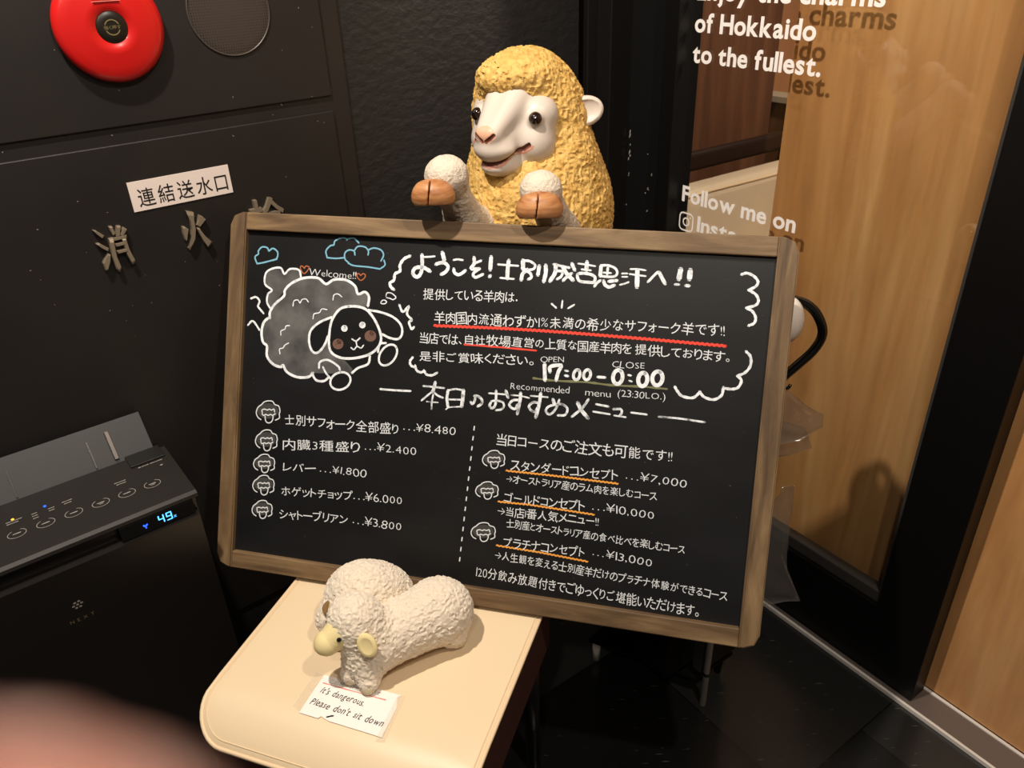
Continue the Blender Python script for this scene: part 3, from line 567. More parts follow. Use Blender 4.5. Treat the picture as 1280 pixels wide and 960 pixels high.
 'icons': [([(1.87,[(-382.7,259.0),(-388.6,262.5),(-392.2,270.0),(-389.5,279.3),(-383.5,284.4),(-378.7,289.3),(-371.4,292.2),(-362.7,292.0),(-358.7,287.4),(-351.2,285.2),(-348.3,277.7),(-349.3,272.0),(-348.9,265.3),(-356.1,260.8)]),(1.87,[(-380.8,271.1),(-381.8,275.5),(-376.9,277.6),(-371.8,276.5),(-368.2,278.4),(-364.4,277.2),(-359.6,279.3),(-358.1,274.5)]),(1.87,[(-381.5,269.9),(-378.8,266.8),(-373.9,268.9),(-370.1,267.7),(-365.3,269.7),(-361.5,268.6),(-356.7,271.9)]),(1.87,[(-375.5,266.0),(-374.1,258.3),(-369.5,254.9),(-363.4,257.1),(-360.7,263.0),(-360.7,268.0)])],[(-364.2,288.1),(-358.6,286.4),(-354.3,283.5),(-351.8,279.7),(-351.3,275.3),(-352.9,271.0),(-356.4,267.1),(-361.4,264.0),(-367.4,262.1),(-373.8,261.7),(-379.8,262.7),(-384.9,265.0),(-388.4,268.4),(-389.9,272.6),(-389.3,277.0),(-386.7,281.2),(-382.4,284.8),(-376.7,287.3),(-370.4,288.4),(-364.2,288.1)]),([(1.88,[(-382.5,210.8),(-388.0,214.1),(-391.4,221.3),(-388.8,230.2),(-383.3,235.1),(-378.9,239.8),(-372.1,242.7),(-364.1,242.4),(-360.4,238.1),(-353.5,236.1),(-350.8,228.9),(-351.7,223.4),(-351.3,217.0),(-358.0,212.7)]),(1.88,[(-380.8,222.4),(-381.7,226.6),(-377.2,228.6),(-372.5,227.6),(-369.2,229.5),(-365.7,228.4),(-361.2,230.3),(-359.8,225.8)]),(1.88,[(-381.4,221.3),(-379.0,218.3),(-374.5,220.3),(-370.9,219.2),(-366.4,221.2),(-362.9,220.1),(-358.5,223.3)]),(1.88,[(-375.9,217.6),(-374.6,210.2),(-370.3,207.0),(-364.7,209.1),(-362.2,214.8),(-362.2,219.5)])],[(-365.4,238.8),(-360.3,237.2),(-356.3,234.5),(-354.0,230.8),(-353.5,226.7),(-355.0,222.5),(-358.2,218.7),(-362.8,215.8),(-368.4,214.0),(-374.3,213.5),(-379.9,214.4),(-384.6,216.6),(-387.8,219.9),(-389.2,223.9),(-388.7,228.1),(-386.3,232.1),(-382.3,235.6),(-377.1,237.9),(-371.2,239.1),(-365.4,238.8)]),([(1.89,[(-384.5,172.3),(-389.8,175.1),(-393.0,181.4),(-390.5,189.3),(-385.1,193.7),(-380.8,198.0),(-374.2,200.6),(-366.4,200.6),(-362.8,196.8),(-356.0,195.1),(-353.5,188.8),(-354.3,183.9),(-354.0,178.3),(-360.5,174.3)]),(1.89,[(-382.7,182.6),(-383.6,186.3),(-379.2,188.1),(-374.6,187.3),(-371.4,189.0),(-368.0,188.1),(-363.6,189.9),(-362.2,185.9)]),(1.89,[(-383.3,181.6),(-381.0,179.0),(-376.6,180.8),(-373.1,179.9),(-368.7,181.7),(-365.3,180.8),(-361.0,183.7)]),(1.89,[(-378.0,178.4),(-376.8,171.9),(-372.6,169.1),(-367.1,171.1),(-364.6,176.1),(-364.6,180.3)])],[(-367.7,197.5),(-362.7,196.2),(-358.8,193.8),(-356.6,190.6),(-356.1,186.9),(-357.6,183.2),(-360.7,179.8),(-365.3,177.2),(-370.7,175.5),(-376.5,174.9),(-381.9,175.7),(-386.4,177.5),(-389.6,180.4),(-390.9,183.9),(-390.4,187.6),(-388.1,191.3),(-384.1,194.3),(-379.0,196.5),(-373.3,197.6),(-367.7,197.5)]),([(1.89,[(-383.8,134.0),(-389.2,137.0),(-392.5,143.8),(-390.0,152.3),(-384.5,157.0),(-380.2,161.6),(-373.6,164.4),(-365.6,164.3),(-362.0,160.3),(-355.2,158.4),(-352.6,151.7),(-353.4,146.5),(-353.1,140.4),(-359.7,136.2)]),(1.89,[(-382.1,145.0),(-383.0,149.0),(-378.5,151.0),(-374.0,150.1),(-370.7,151.9),(-367.2,150.9),(-362.8,152.9),(-361.4,148.6)]),(1.89,[(-382.7,143.9),(-380.3,141.2),(-375.9,143.1),(-372.4,142.1),(-368.0,144.1),(-364.5,143.1),(-360.2,146.3)]),(1.89,[(-377.3,140.5),(-376.1,133.5),(-371.8,130.6),(-366.3,132.7),(-363.8,138.1),(-363.8,142.6)])],[(-367.0,161.0),(-361.9,159.5),(-358.0,157.0),(-355.7,153.5),(-355.3,149.6),(-356.7,145.6),(-359.9,142.0),(-364.5,139.1),(-370.0,137.3),(-375.8,136.7),(-381.3,137.5),(-385.8,139.5),(-389.0,142.6),(-390.4,146.3),(-389.9,150.4),(-387.5,154.2),(-383.5,157.5),(-378.4,159.9),(-372.7,161.1),(-367.0,161.0)]),([(1.9,[(-383.6,92.6),(-388.7,95.4),(-391.8,101.6),(-389.4,109.5),(-384.3,113.9),(-380.2,118.2),(-373.9,120.8),(-366.4,120.8),(-363.0,117.1),(-356.5,115.5),(-354.1,109.2),(-354.9,104.4),(-354.6,98.8),(-360.8,94.8)]),(1.9,[(-382.0,102.8),(-382.8,106.5),(-378.6,108.4),(-374.3,107.6),(-371.2,109.3),(-367.9,108.4),(-363.7,110.3),(-362.5,106.3)]),(1.9,[(-382.6,101.8),(-380.3,99.3),(-376.1,101.1),(-372.9,100.3),(-368.7,102.1),(-365.4,101.2),(-361.3,104.2)]),(1.9,[(-377.5,98.7),(-376.3,92.3),(-372.3,89.6),(-367.1,91.6),(-364.7,96.6),(-364.7,100.7)])],[(-367.7,117.8),(-362.9,116.6),(-359.2,114.2),(-357.1,111.1),(-356.6,107.4),(-358.0,103.7),(-361.0,100.3),(-365.3,97.6),(-370.5,95.9),(-376.0,95.3),(-381.2,96.0),(-385.5,97.8),(-388.5,100.6),(-389.8,104.1),(-389.3,107.8),(-387.1,111.4),(-383.3,114.5),(-378.5,116.8),(-373.1,117.9),(-367.7,117.8)]),([(1.63,[(16.4,225.6),(11.5,228.2),(8.4,233.9),(10.5,241.0),(15.4,245.0),(19.2,248.9),(25.2,251.2),(32.3,251.2),(35.6,247.8),(41.9,246.2),(44.3,240.5),(43.6,236.1),(44.0,231.0),(38.2,227.5)]),(1.63,[(17.8,234.9),(16.9,238.3),(20.9,239.9),(25.0,239.2),(28.0,240.7),(31.1,239.9),(35.1,241.5),(36.4,237.9)]),(1.63,[(17.2,234.0),(19.4,231.7),(23.4,233.3),(26.5,232.5),(30.5,234.1),(33.6,233.3),(37.5,236.0)]),(1.63,[(22.1,231.1),(23.4,225.2),(27.3,222.8),(32.2,224.5),(34.4,229.1),(34.3,232.9)])],[(31.2,248.5),(35.8,247.2),(39.3,245.1),(41.4,242.2),(41.9,238.9),(40.7,235.5),(37.9,232.5),(33.8,230.0),(28.8,228.5),(23.6,228.1),(18.6,228.7),(14.5,230.4),(11.6,233.0),(10.2,236.1),(10.6,239.5),(12.7,242.8),(16.3,245.6),(20.8,247.6),(26.0,248.6),(31.2,248.5)]),([(1.64,[(8.8,175.0),(3.8,177.4),(0.7,182.9),(2.9,189.9),(7.9,193.8),(11.8,197.6),(17.9,200.0),(25.2,200.1),(28.6,196.8),(34.9,195.4),(37.4,189.9),(36.7,185.6),(37.0,180.7),(31.1,177.1)]),(1.64,[(10.3,184.0),(9.4,187.3),(13.5,189.0),(17.7,188.3),(20.7,189.8),(23.9,189.1),(28.0,190.7),(29.3,187.2)]),(1.64,[(9.7,183.1),(12.0,180.9),(16.0,182.6),(19.2,181.8),(23.3,183.5),(26.5,182.7),(30.4,185.4)]),(1.64,[(14.7,180.4),(16.0,174.7),(19.9,172.3),(25.0,174.1),(27.2,178.6),(27.1,182.3)])],[(24.0,197.5),(28.7,196.4),(32.3,194.3),(34.5,191.5),(34.9,188.3),(33.7,185.0),(30.8,182.0),(26.6,179.6),(21.6,178.0),(16.2,177.5),(11.1,178.1),(6.9,179.6),(4.0,182.1),(2.6,185.2),(3.0,188.5),(5.2,191.7),(8.8,194.4),(13.5,196.4),(18.7,197.5),(24.0,197.5)]),([(1.65,[(6.8,106.0),(1.3,108.6),(-2.0,114.6),(0.4,122.3),(5.7,126.7),(9.9,131.0),(16.5,133.7),(24.4,133.8),(28.1,130.3),(34.9,128.8),(37.6,122.7),(36.8,118.0),(37.2,112.6),(30.8,108.6)]),(1.65,[(8.3,116.0),(7.4,119.6),(11.8,121.5),(16.3,120.8),(19.6,122.5),(23.1,121.7),(27.4,123.6),(28.8,119.7)]),(1.65,[(7.7,115.0),(10.1,112.6),(14.5,114.5),(18.0,113.6),(22.4,115.5),(25.8,114.7),(30.1,117.7)]),(1.65,[(13.1,112.1),(14.5,105.8),(18.7,103.2),(24.2,105.3),(26.6,110.2),(26.5,114.3)])],[(23.1,130.8),(28.2,129.7),(32.1,127.4),(34.4,124.4),(35.0,120.9),(33.6,117.2),(30.5,113.9),(25.9,111.2),(20.5,109.4),(14.7,108.7),(9.3,109.3),(4.7,111.0),(1.5,113.7),(0.0,117.0),(0.5,120.7),(2.8,124.3),(6.7,127.3),(11.8,129.6),(17.5,130.8),(23.1,130.8)])],
 'divider': [(1.98,[(-8.7,286.1),(-9.1,280.3)]),(1.98,[(-9.4,269.9),(-9.8,264.1)]),(1.98,[(-10.1,253.6),(-10.5,247.8)]),(1.99,[(-10.7,237.3),(-11.1,231.4)]),(1.99,[(-11.4,220.9),(-11.8,215.1)]),(1.99,[(-12.1,204.6),(-12.5,198.7)]),(2.0,[(-12.8,188.1),(-13.1,182.2)]),(2.0,[(-13.4,171.6),(-13.8,165.7)]),(2.0,[(-14.1,155.1),(-14.5,149.2)]),(2.01,[(-14.8,138.6),(-15.2,132.6)]),(2.01,[(-15.5,122.0),(-15.8,116.0)]),(2.01,[(-16.1,105.3),(-16.5,99.4)]),(2.02,[(-16.8,88.7),(-17.2,82.7)]),(2.02,[(-17.5,71.9),(-17.9,65.9)])],
 'red': [(4.0,[(-86.2,440.1),(-84.5,440.8),(-82.7,440.2),(-81.0,439.5),(-79.2,440.3),(-77.5,441.1),(-75.7,440.4),(-74.0,439.8),(-72.2,440.6),(-70.5,441.3),(-68.7,440.7),(-67.0,440.1),(-65.2,440.8),(-63.5,441.6),(-61.7,441.0),(-60.0,440.3),(-58.2,441.1),(-56.5,441.8),(-54.7,441.2),(-52.9,440.6),(-51.2,441.3),(-49.5,442.1),(-47.7,441.5),(-45.9,440.8),(-44.2,441.6),(-42.5,442.4),(-40.7,441.7),(-38.9,441.1),(-37.2,441.9),(-35.5,442.6),(-33.7,442.0),(-31.9,441.3),(-30.2,442.1),(-28.5,442.9),(-26.7,442.2),(-24.9,441.6),(-23.2,442.4),(-21.5,443.1),(-19.7,442.5),(-17.9,441.9),(-16.2,442.6),(-14.5,443.4),(-12.7,442.7),(-10.9,442.1),(-9.2,442.9),(-7.5,443.6),(-5.7,443.0),(-3.9,442.4),(-2.2,443.1),(-0.5,443.9),(1.3,443.3),(3.1,442.6),(4.8,443.4),(6.5,444.2),(8.3,443.5),(10.1,442.9),(11.8,443.6),(13.5,444.4),(15.3,443.8),(17.1,443.1),(18.8,443.8),(20.6,444.6),(22.3,443.9),(24.1,443.2),(25.8,443.9),(27.6,444.7),(29.3,444.0),(31.1,443.3),(32.8,444.1),(34.6,444.8),(36.3,444.1),(38.1,443.4),(39.8,444.2),(41.6,444.9),(43.3,444.2),(45.1,443.6),(46.8,444.3),(48.6,445.0),(50.3,444.3),(52.1,443.7),(53.8,444.4),(55.6,445.1),(57.4,444.5),(59.1,443.8),(60.9,444.5),(62.6,445.2),(64.4,444.6),(66.1,443.9),(67.9,444.6),(69.6,445.4),(71.4,444.7),(73.1,444.0),(74.9,444.7),(76.6,445.5),(78.4,444.8),(80.1,444.1),(81.9,444.9),(83.6,445.6),(85.4,444.9),(87.1,444.2),(88.9,445.0),(90.6,445.7),(92.4,445.0),(94.1,444.3),(95.9,445.0),(97.6,445.7),(99.4,445.0),(101.1,444.3),(102.9,445.0),(104.6,445.7),(106.4,445.0),(108.2,444.3),(109.9,445.0),(111.7,445.8),(113.4,445.1),(115.2,444.4),(116.9,445.1),(118.7,445.8),(120.4,445.1),(122.2,444.4),(123.9,445.1),(125.7,445.8),(127.4,445.1),(129.2,444.4),(130.9,445.1),(132.7,445.8),(134.4,445.1),(136.2,444.4),(137.9,445.1),(139.7,445.8),(141.4,445.1),(143.2,444.4),(144.9,445.1),(146.7,445.8),(148.4,445.1),(150.2,444.4),(152.0,445.1),(153.7,445.8),(155.5,445.2),(157.2,444.4),(159.0,445.1),(160.7,445.8),(162.5,445.1),(164.2,444.4),(166.0,445.1),(167.7,445.8),(169.5,445.1),(171.2,444.4),(173.0,445.1),(174.7,445.7),(176.5,445.0),(178.2,444.3),(180.0,445.0),(181.7,445.7),(183.5,445.0),(185.2,444.3),(187.0,445.0),(188.7,445.7),(190.5,444.9),(192.2,444.2),(194.0,444.9),(195.8,445.6),(197.5,444.9),(199.3,444.2),(201.0,444.9),(202.8,445.6),(204.5,444.9),(206.3,444.1),(208.0,444.8),(209.8,445.5),(211.5,444.8),(213.3,444.1),(215.0,444.8),(216.8,445.5),(218.5,444.8),(220.3,444.1),(222.0,444.8),(223.8,445.4),(225.5,444.7),(227.3,444.0),(229.0,444.7),(230.8,445.4),(232.5,444.7),(234.3,444.0),(236.0,444.7),(237.8,445.4),(239.6,444.6),(241.3,443.9),(243.1,444.6),(244.8,445.3),(246.6,444.6),(248.3,443.9),(250.1,444.6),(251.8,445.3),(253.6,444.5),(255.3,443.8),(257.1,444.5),(258.8,445.2),(260.6,444.5),(262.3,443.7),(264.1,444.4),(265.8,445.1),(267.6,444.4),(269.3,443.7),(271.1,444.3),(272.8,445.0),(274.6,444.3),(276.3,443.6),(278.1,444.3),(279.9,444.9),(281.6,444.2),(283.3,443.5),(285.1,444.2),(286.9,444.8),(288.6,444.1),(290.3,443.4),(292.1,444.1),(293.9,444.8),(295.6,444.0),(297.4,443.3),(299.1,444.0),(300.9,444.7),(302.6,444.0),(304.4,443.2),(306.1,443.9),(307.9,444.6),(309.6,443.9),(311.4,443.2),(313.1,443.8),(314.9,444.5),(316.6,443.8),(318.4,443.1),(320.1,443.8),(321.9,444.4),(323.6,443.7),(325.4,443.0),(327.1,443.7),(328.9,444.3),(330.6,443.6),(332.4,442.9),(334.2,443.6),(335.9,444.3),(337.7,443.5),(339.4,442.8),(341.2,443.5),(342.9,444.2),(344.7,443.5),(346.4,442.7),(348.2,443.4),(349.9,444.1),(351.7,443.4),(353.4,442.7),(355.2,443.3),(356.9,444.0),(358.7,443.3),(360.4,442.6),(362.2,443.3)]),(2.83,[(-34.6,414.2),(23.6,414.4),(81.4,413.8)])],
 'orange': [(2.6,[(48.1,221.5),(49.6,222.2),(51.1,221.6),(52.6,221.0),(54.1,221.6),(55.7,222.2),(57.2,221.6),(58.7,221.1),(60.2,221.7),(61.7,222.3),(63.2,221.7),(64.7,221.1),(66.3,221.8),(67.8,222.4),(69.3,221.8),(70.8,221.2),(72.3,221.8),(73.8,222.4),(75.3,221.9),(76.9,221.3),(78.4,221.9),(79.9,222.5),(81.4,221.9),(82.9,221.4),(84.4,222.0),(85.9,222.6),(87.5,222.0),(89.0,221.4),(90.5,222.0),(92.0,222.7),(93.5,222.1),(95.0,221.5),(96.5,222.1),(98.0,222.7),(99.6,222.2),(101.1,221.6),(102.6,222.2),(104.1,222.8),(105.6,222.2),(107.1,221.6),(108.6,222.3),(110.2,222.9),(111.7,222.3),(113.2,221.7),(114.7,222.3),(116.2,223.0),(117.7,222.4),(119.3,221.8),(120.8,222.4),(122.3,223.0),(123.8,222.4),(125.3,221.8),(126.8,222.3),(128.3,222.9),(129.8,222.3),(131.4,221.7),(132.9,222.3),(134.4,222.9),(135.9,222.3),(137.4,221.7),(138.9,222.3),(140.4,222.9),(142.0,222.3),(143.5,221.7),(145.0,222.2),(146.5,222.8),(148.0,222.2),(149.5,221.6),(151.0,222.2),(152.6,222.8),(154.1,222.2),(155.6,221.6),(157.1,222.2),(158.6,222.8),(160.1,222.2),(161.6,221.6),(163.2,222.1),(164.7,222.7),(166.2,222.1),(167.7,221.5),(169.2,222.1),(170.7,222.7),(172.2,222.1),(173.7,221.5),(175.3,222.1),(176.8,222.7),(178.3,222.1),(179.8,221.4),(181.3,222.0),(182.8,222.6),(184.3,222.0),(185.9,221.4),(187.4,222.0),(188.9,222.6),(190.4,222.0),(191.9,221.4),(193.4,222.0),(194.9,222.6),(196.5,222.0),(198.0,221.3),(199.5,221.9),(201.0,222.5),(202.5,221.9),(204.0,221.3),(205.5,221.9),(207.1,222.5),(208.6,221.9),(210.1,221.3),(211.6,221.9),(213.1,222.5),(214.6,221.9),(216.1,221.2),(217.7,221.8),(219.2,222.4),(220.7,221.8),(222.2,221.2),(223.7,221.8)]),(2.6,[(38.8,170.7),(40.3,171.3),(41.9,170.8),(43.4,170.2),(44.9,170.8),(46.4,171.5),(48.0,170.9),(49.5,170.4),(51.0,171.0),(52.6,171.7),(54.1,171.1),(55.6,170.5),(57.1,171.2),(58.7,171.8),(60.2,171.3),(61.7,170.7),(63.3,171.4),(64.8,172.0),(66.3,171.4),(67.9,170.9),(69.4,171.5),(70.9,172.2),(72.4,171.6),(74.0,171.1),(75.5,171.7),(77.0,172.3),(78.5,171.8),(80.1,171.2),(81.6,171.9),(83.1,172.5),(84.6,172.0),(86.2,171.4),(87.7,172.1),(89.2,172.7),(90.7,172.0),(92.2,171.4),(93.8,171.9),(95.3,172.5),(96.8,171.9),(98.3,171.2),(99.9,171.8),(101.4,172.3),(102.9,171.7),(104.5,171.1),(106.0,171.6),(107.5,172.2),(109.0,171.6),(110.6,170.9),(112.1,171.5),(113.6,172.0),(115.2,171.4),(116.7,170.8),(118.2,171.3),(119.7,171.9),(121.3,171.2),(122.8,170.6),(124.3,171.2),(125.9,171.7),(127.4,171.1),(128.9,170.4),(130.4,171.0),(132.0,171.6),(133.5,170.9),(135.0,170.3),(136.5,170.8),(138.1,171.4),(139.6,170.8),(141.1,170.1),(142.6,170.7),(144.2,171.2),(145.7,170.6),(147.2,170.0),(148.7,170.5),(150.3,171.1),(151.8,170.4),(153.3,169.8),(154.8,170.4),(156.4,170.9),(157.9,170.3),(159.4,169.6),(160.9,170.2),(162.5,170.8),(164.0,170.1),(165.5,169.5),(167.1,170.0),(168.6,170.6),(170.1,170.0),(171.6,169.3),(173.2,169.9),(174.7,170.4),(176.2,169.8),(177.7,169.2),(179.3,169.7),(180.8,170.3),(182.3,169.6),(183.8,169.0),(185.4,169.6),(186.9,170.1),(188.4,169.5),(189.9,168.9),(191.5,169.4)]),(2.6,[(41.3,99.9),(42.8,100.5),(44.4,99.9),(45.9,99.2),(47.4,99.8),(48.9,100.4),(50.5,99.7),(52.0,99.1),(53.5,99.7),(55.0,100.2),(56.6,99.6),(58.1,99.0),(59.6,99.6),(61.1,100.1),(62.6,99.5),(64.2,98.9),(65.7,99.4),(67.2,100.0),(68.7,99.4),(70.3,98.8),(71.8,99.3),(73.3,99.9),(74.8,99.3),(76.4,98.6),(77.9,99.2),(79.4,99.8),(80.9,99.2),(82.5,98.5),(84.0,99.1),(85.5,99.7),(87.0,99.0),(88.6,98.4),(90.1,99.0),(91.6,99.5),(93.1,98.9),(94.6,98.3),(96.2,98.9),(97.7,99.4),(99.2,98.8),(100.7,98.2),(102.3,98.7),(103.8,99.3),(105.3,98.7),(106.8,98.1),(108.4,98.6),(109.9,99.2),(111.4,98.6),(112.9,97.9),(114.5,98.4),(116.0,98.9),(117.5,98.3),(119.0,97.6),(120.6,98.1),(122.1,98.6),(123.6,97.9),(125.1,97.3),(126.7,97.8),(128.2,98.3),(129.7,97.6),(131.2,97.0),(132.7,97.5),(134.3,98.0),(135.8,97.3),(137.3,96.6),(138.8,97.2),(140.4,97.7),(141.9,97.0),(143.4,96.3),(144.9,96.8),(146.5,97.4),(148.0,96.7),(149.5,96.0),(151.0,96.5),(152.6,97.0),(154.1,96.4),(155.6,95.7),(157.1,96.2),(158.7,96.7),(160.2,96.0),(161.6,95.4),(163.2,95.9),(164.7,96.4),(166.2,95.7),(167.7,95.1),(169.3,95.6),(170.8,96.1),(172.3,95.4),(173.8,94.7),(175.4,95.3),(176.9,95.8),(178.4,95.1),(179.9,94.4),(181.5,94.9),(183.0,95.5),(184.5,94.8),(186.0,94.1),(187.6,94.6)])],
 'text': [('提供している羊肉は．', (-107.4, 481.1), (46.2, 486.9), 20.6), ('羊肉国内流通わずか1%未満の希少なサフォーク羊です!!', (-86.6, 445.7), (359.1, 458.2), 21.8), ('当店では、', (-108.3, 411.6), (-39.0, 414.5), 19.7), ('自社牧場直営', (-33.8, 415.5), (77.6, 418.7), 19.3), ('の上質な国産羊肉を', (78.8, 418.8), (226.8, 421.0), 18.9), ('提供しております。', (231.9, 421.5), (369.9, 421.0), 18.9), ('是非ご賞味ください。', (-107.7, 382.7), (79.0, 391.6), 19.5), ('OPEN', (90.0, 396.7), (126.1, 399.3), 12.9), ('CLOSE', (200.0, 398.2), (248.5, 399.4), 14.5), ('Recommended', (45.1, 350.8), (138.0, 352.2), 15.5), ('menu', (162.8, 351.5), (201.3, 352.0), 15.3), ('(23:30LO.)', (212.0, 354.7), (282.8, 356.1), 15.1), ('士別サフォーク全部盛り', (-339.0, 256.6), (-135.1, 260.6), 21.9), ('…¥8.480', (-126.5, 268.0), (-39.1, 268.8), 20.0), ('内臓3種盛り', (-339.3, 214.3), (-200.1, 223.8), 22.1), ('…¥2.400', (-191.8, 228.7), (-102.9, 228.6), 20.4), ('レバー', (-337.3, 176.2), (-277.9, 180.6), 19.0), ('…¥1.800', (-269.4, 182.9), (-186.7, 182.5), 20.1), ('ホゲットチョップ', (-338.4, 134.9), (-208.0, 142.3), 19.7), ('…¥6.000', (-206.1, 143.9), (-121.6, 145.2), 20.6), ('シャトーブリアン', (-339.6, 95.3), (-214.6, 101.5), 19.8), ('…¥3.800', (-205.3, 103.4), (-120.2, 101.3), 20.7), ('当日コースのご注文も可能です!!', (29.3, 261.4), (301.0, 264.8), 22.3), ('スタンダードコンセプト', (55.0, 224.0), (222.8, 227.4), 20.6), ('…¥7,000', (234.6, 231.3), (325.3, 226.9), 18.9), ('→オーストラリア産のラム肉を楽しむコース', (49.4, 204.1), (283.5, 203.3), 16.2), ('ゴールドコンセプト', (48.2, 171.8), (175.9, 174.1), 19.6), ('…¥10,000', (188.1, 176.9), (282.0, 173.5), 19.2), ('→当店1番人気メニュー!!', (39.3, 150.0), (199.5, 153.2), 18.4), ('士別産とオーストラリア産の食べ比べを楽しむコース', (54.7, 132.7), (332.0, 127.8), 16.3), ('プラチナコンセプト', (52.0, 99.8), (181.9, 101.4), 20.4), ('…¥13,000', (193.4, 105.6), (285.2, 100.0), 19.3), ('→人生観を変える士別産羊だけのプラチナ体験ができるコース', (40.0, 78.6), (399.2, 65.1), 17.6), ('120分飲み放題付きでごゆっくりご堪能いただけます。', (11.2, 45.5), (360.6, 34.8), 21.5), ('Welcome!!', (-307.7, 506.6), (-224.3, 505.1), 16.8)],
}
LETTER_HI = [[(0.3386, 1.0143), (0.3429, 1.0134), (0.3473, 1.0083), (0.3433, 0.998), (0.3398, 0.9881), (0.3378, 0.9921), (0.3373, 1.0017)], [(0.3502, 1.0384), (0.3619, 1.0336), (0.3599, 1.02), (0.3593, 1.006), (0.3542, 0.9882), (0.3482, 0.9801), (0.3419, 0.9732), (0.3401, 0.9772), (0.3482, 0.992), (0.3528, 1.0075), (0.3539, 1.0237)], [(0.3697, 1.0277), (0.3745, 1.0238), (0.3784, 1.0182), (0.3719, 1.0126), (0.3657, 1.0074), (0.3608, 1.0123), (0.366, 1.0187)], [(0.36, 1.0087), (0.3648, 1.0067), (0.3677, 0.9993), (0.3716, 0.9908), (0.3805, 0.9782), (0.3758, 0.9733), (0.3715, 0.9702), (0.3666, 0.9816), (0.3631, 0.9944)]]
LETTER_SHOU = [[(0.2071, 1.0389), (0.2117, 1.037), (0.2209, 1.0268), (0.2175, 1.0232), (0.211, 1.0318)], [(0.2061, 1.017), (0.2109, 1.0168), (0.2221, 1.0059), (0.2197, 1.0015), (0.2108, 1.0105)], [(0.2074, 0.9851), (0.2181, 0.9988), (0.2215, 0.9961), (0.2189, 0.9867), (0.2107, 0.9718), (0.2077, 0.973)], [(0.2307, 1.0388), (0.2355, 1.0385), (0.2372, 1.0266), (0.2328, 1.024), (0.2311, 1.0316)], [(0.2418, 1.0375), (0.2473, 1.0367), (0.2412, 1.0202), (0.2362, 1.0214)], [(0.2514, 1.0336), (0.255, 1.03), (0.2451, 1.0193), (0.2421, 1.0236)], [(0.2256, 1.0204), (0.2319, 1.0207), (0.2295, 0.9922), (0.2317, 0.9708), (0.2272, 0.965), (0.2237, 0.9706), (0.2227, 0.9917)], [(0.2433, 1.0188), (0.2496, 1.0191), (0.2504, 0.9984), (0.2548, 0.9764), (0.2486, 0.9724), (0.2442, 0.9908)], [(0.2325, 1.0214), (0.2524, 1.0216), (0.252, 1.0172), (0.232, 1.0166)], [(0.2319, 1.0117), (0.2481, 1.0118), (0.2481, 1.0072), (0.2323, 1.007)], [(0.2312, 1.0), (0.2484, 1.0003), (0.2485, 0.9961), (0.2321, 0.9957)]]

# ------------------------------------------------------------------ frames of the place
def frame(o, x, y, z):
    return Matrix(((x[0], y[0], z[0], o[0]), (x[1], y[1], z[1], o[1]), (x[2], y[2], z[2], o[2]), (0, 0, 0, 1)))
AZ = math.radians(52.5)
dL = Vector((math.sin(AZ), math.cos(AZ), 0)); nL = Vector((math.cos(AZ), -math.sin(AZ), 0)); UP = Vector((0, 0, 1))
LW = frame(nL * -1.334, dL, UP, nL)                 # left wall: x along the wall, y up, z out into the room
D = Vector((0.5631, -0.8264, 0)).normalized(); N = Vector((-D.y, D.x, 0))
RW = frame((0.5913, 1.3346, 0), D, UP, -N)          # right wall: x along the wall, y up, z out into the room
BEX = Vector((0.9672, -0.2540, -0.0028)).normalized(); BEY = Vector((0.1113, 0.4136, 0.9036)); BEY = (BEY - BEX * BEX.dot(BEY)).normalized(); BEZ = BEX.cross(BEY)
BD = frame((-0.0878, 0.9089, 0.4845), BEX, BEY, BEZ)  # board: x right, y up its face, z out of the face
T = Matrix.Translation

# ------------------------------------------------------------------ setting
struct(box('floor', (-2.5, 3.5, -2.0, 5.0, -0.05, 0.0), M['floor']))
struct(box('ceiling', (-2.5, 3.5, -2.0, 5.0, 2.62, 2.7), M['black_matt']))
struct(box('wall_left', (-1.6, 1.24, 0, 2.6, -0.12, 0.0), M['wallpaper'], mw=LW))
bm = bmesh.new()
bx(bm, -0.80, -0.628, 0, 2.6, -0.10, 0.055, 0.002); bx(bm, -0.6279, -0.5815, 0, 2.6, -0.10, 0.03, 0.002)
struct(bm_obj('wall_right', bm, M['black'], mw=RW))
struct(box('trim_1', (-0.5810, -0.4555, 0, 2.6, -0.10, -0.03), M['black_matt'], mw=RW))
bm = bmesh.new()
random.seed(21)
for i in range(21):
    x, y = (random.gauss(-0.574, 0.0025), random.uniform(0.76, 1.02)) if i < 14 else (random.gauss(-0.508, 0.006), random.uniform(0.78, 0.98))
    z = -0.0295
    w, h = random.uniform(0.0008, 0.002), random.uniform(0.002, 0.009)
    prism(bm, [(x - w, y - h / 2), (x + w * 0.6, y - h * 0.4), (x + w, y + h / 2), (x - w * 0.5, y + h * 0.4)], z - 0.0005, z + 0.0003)
cp = bm_obj('trim_2', bm, M['chip'], mw=RW); struct(cp)

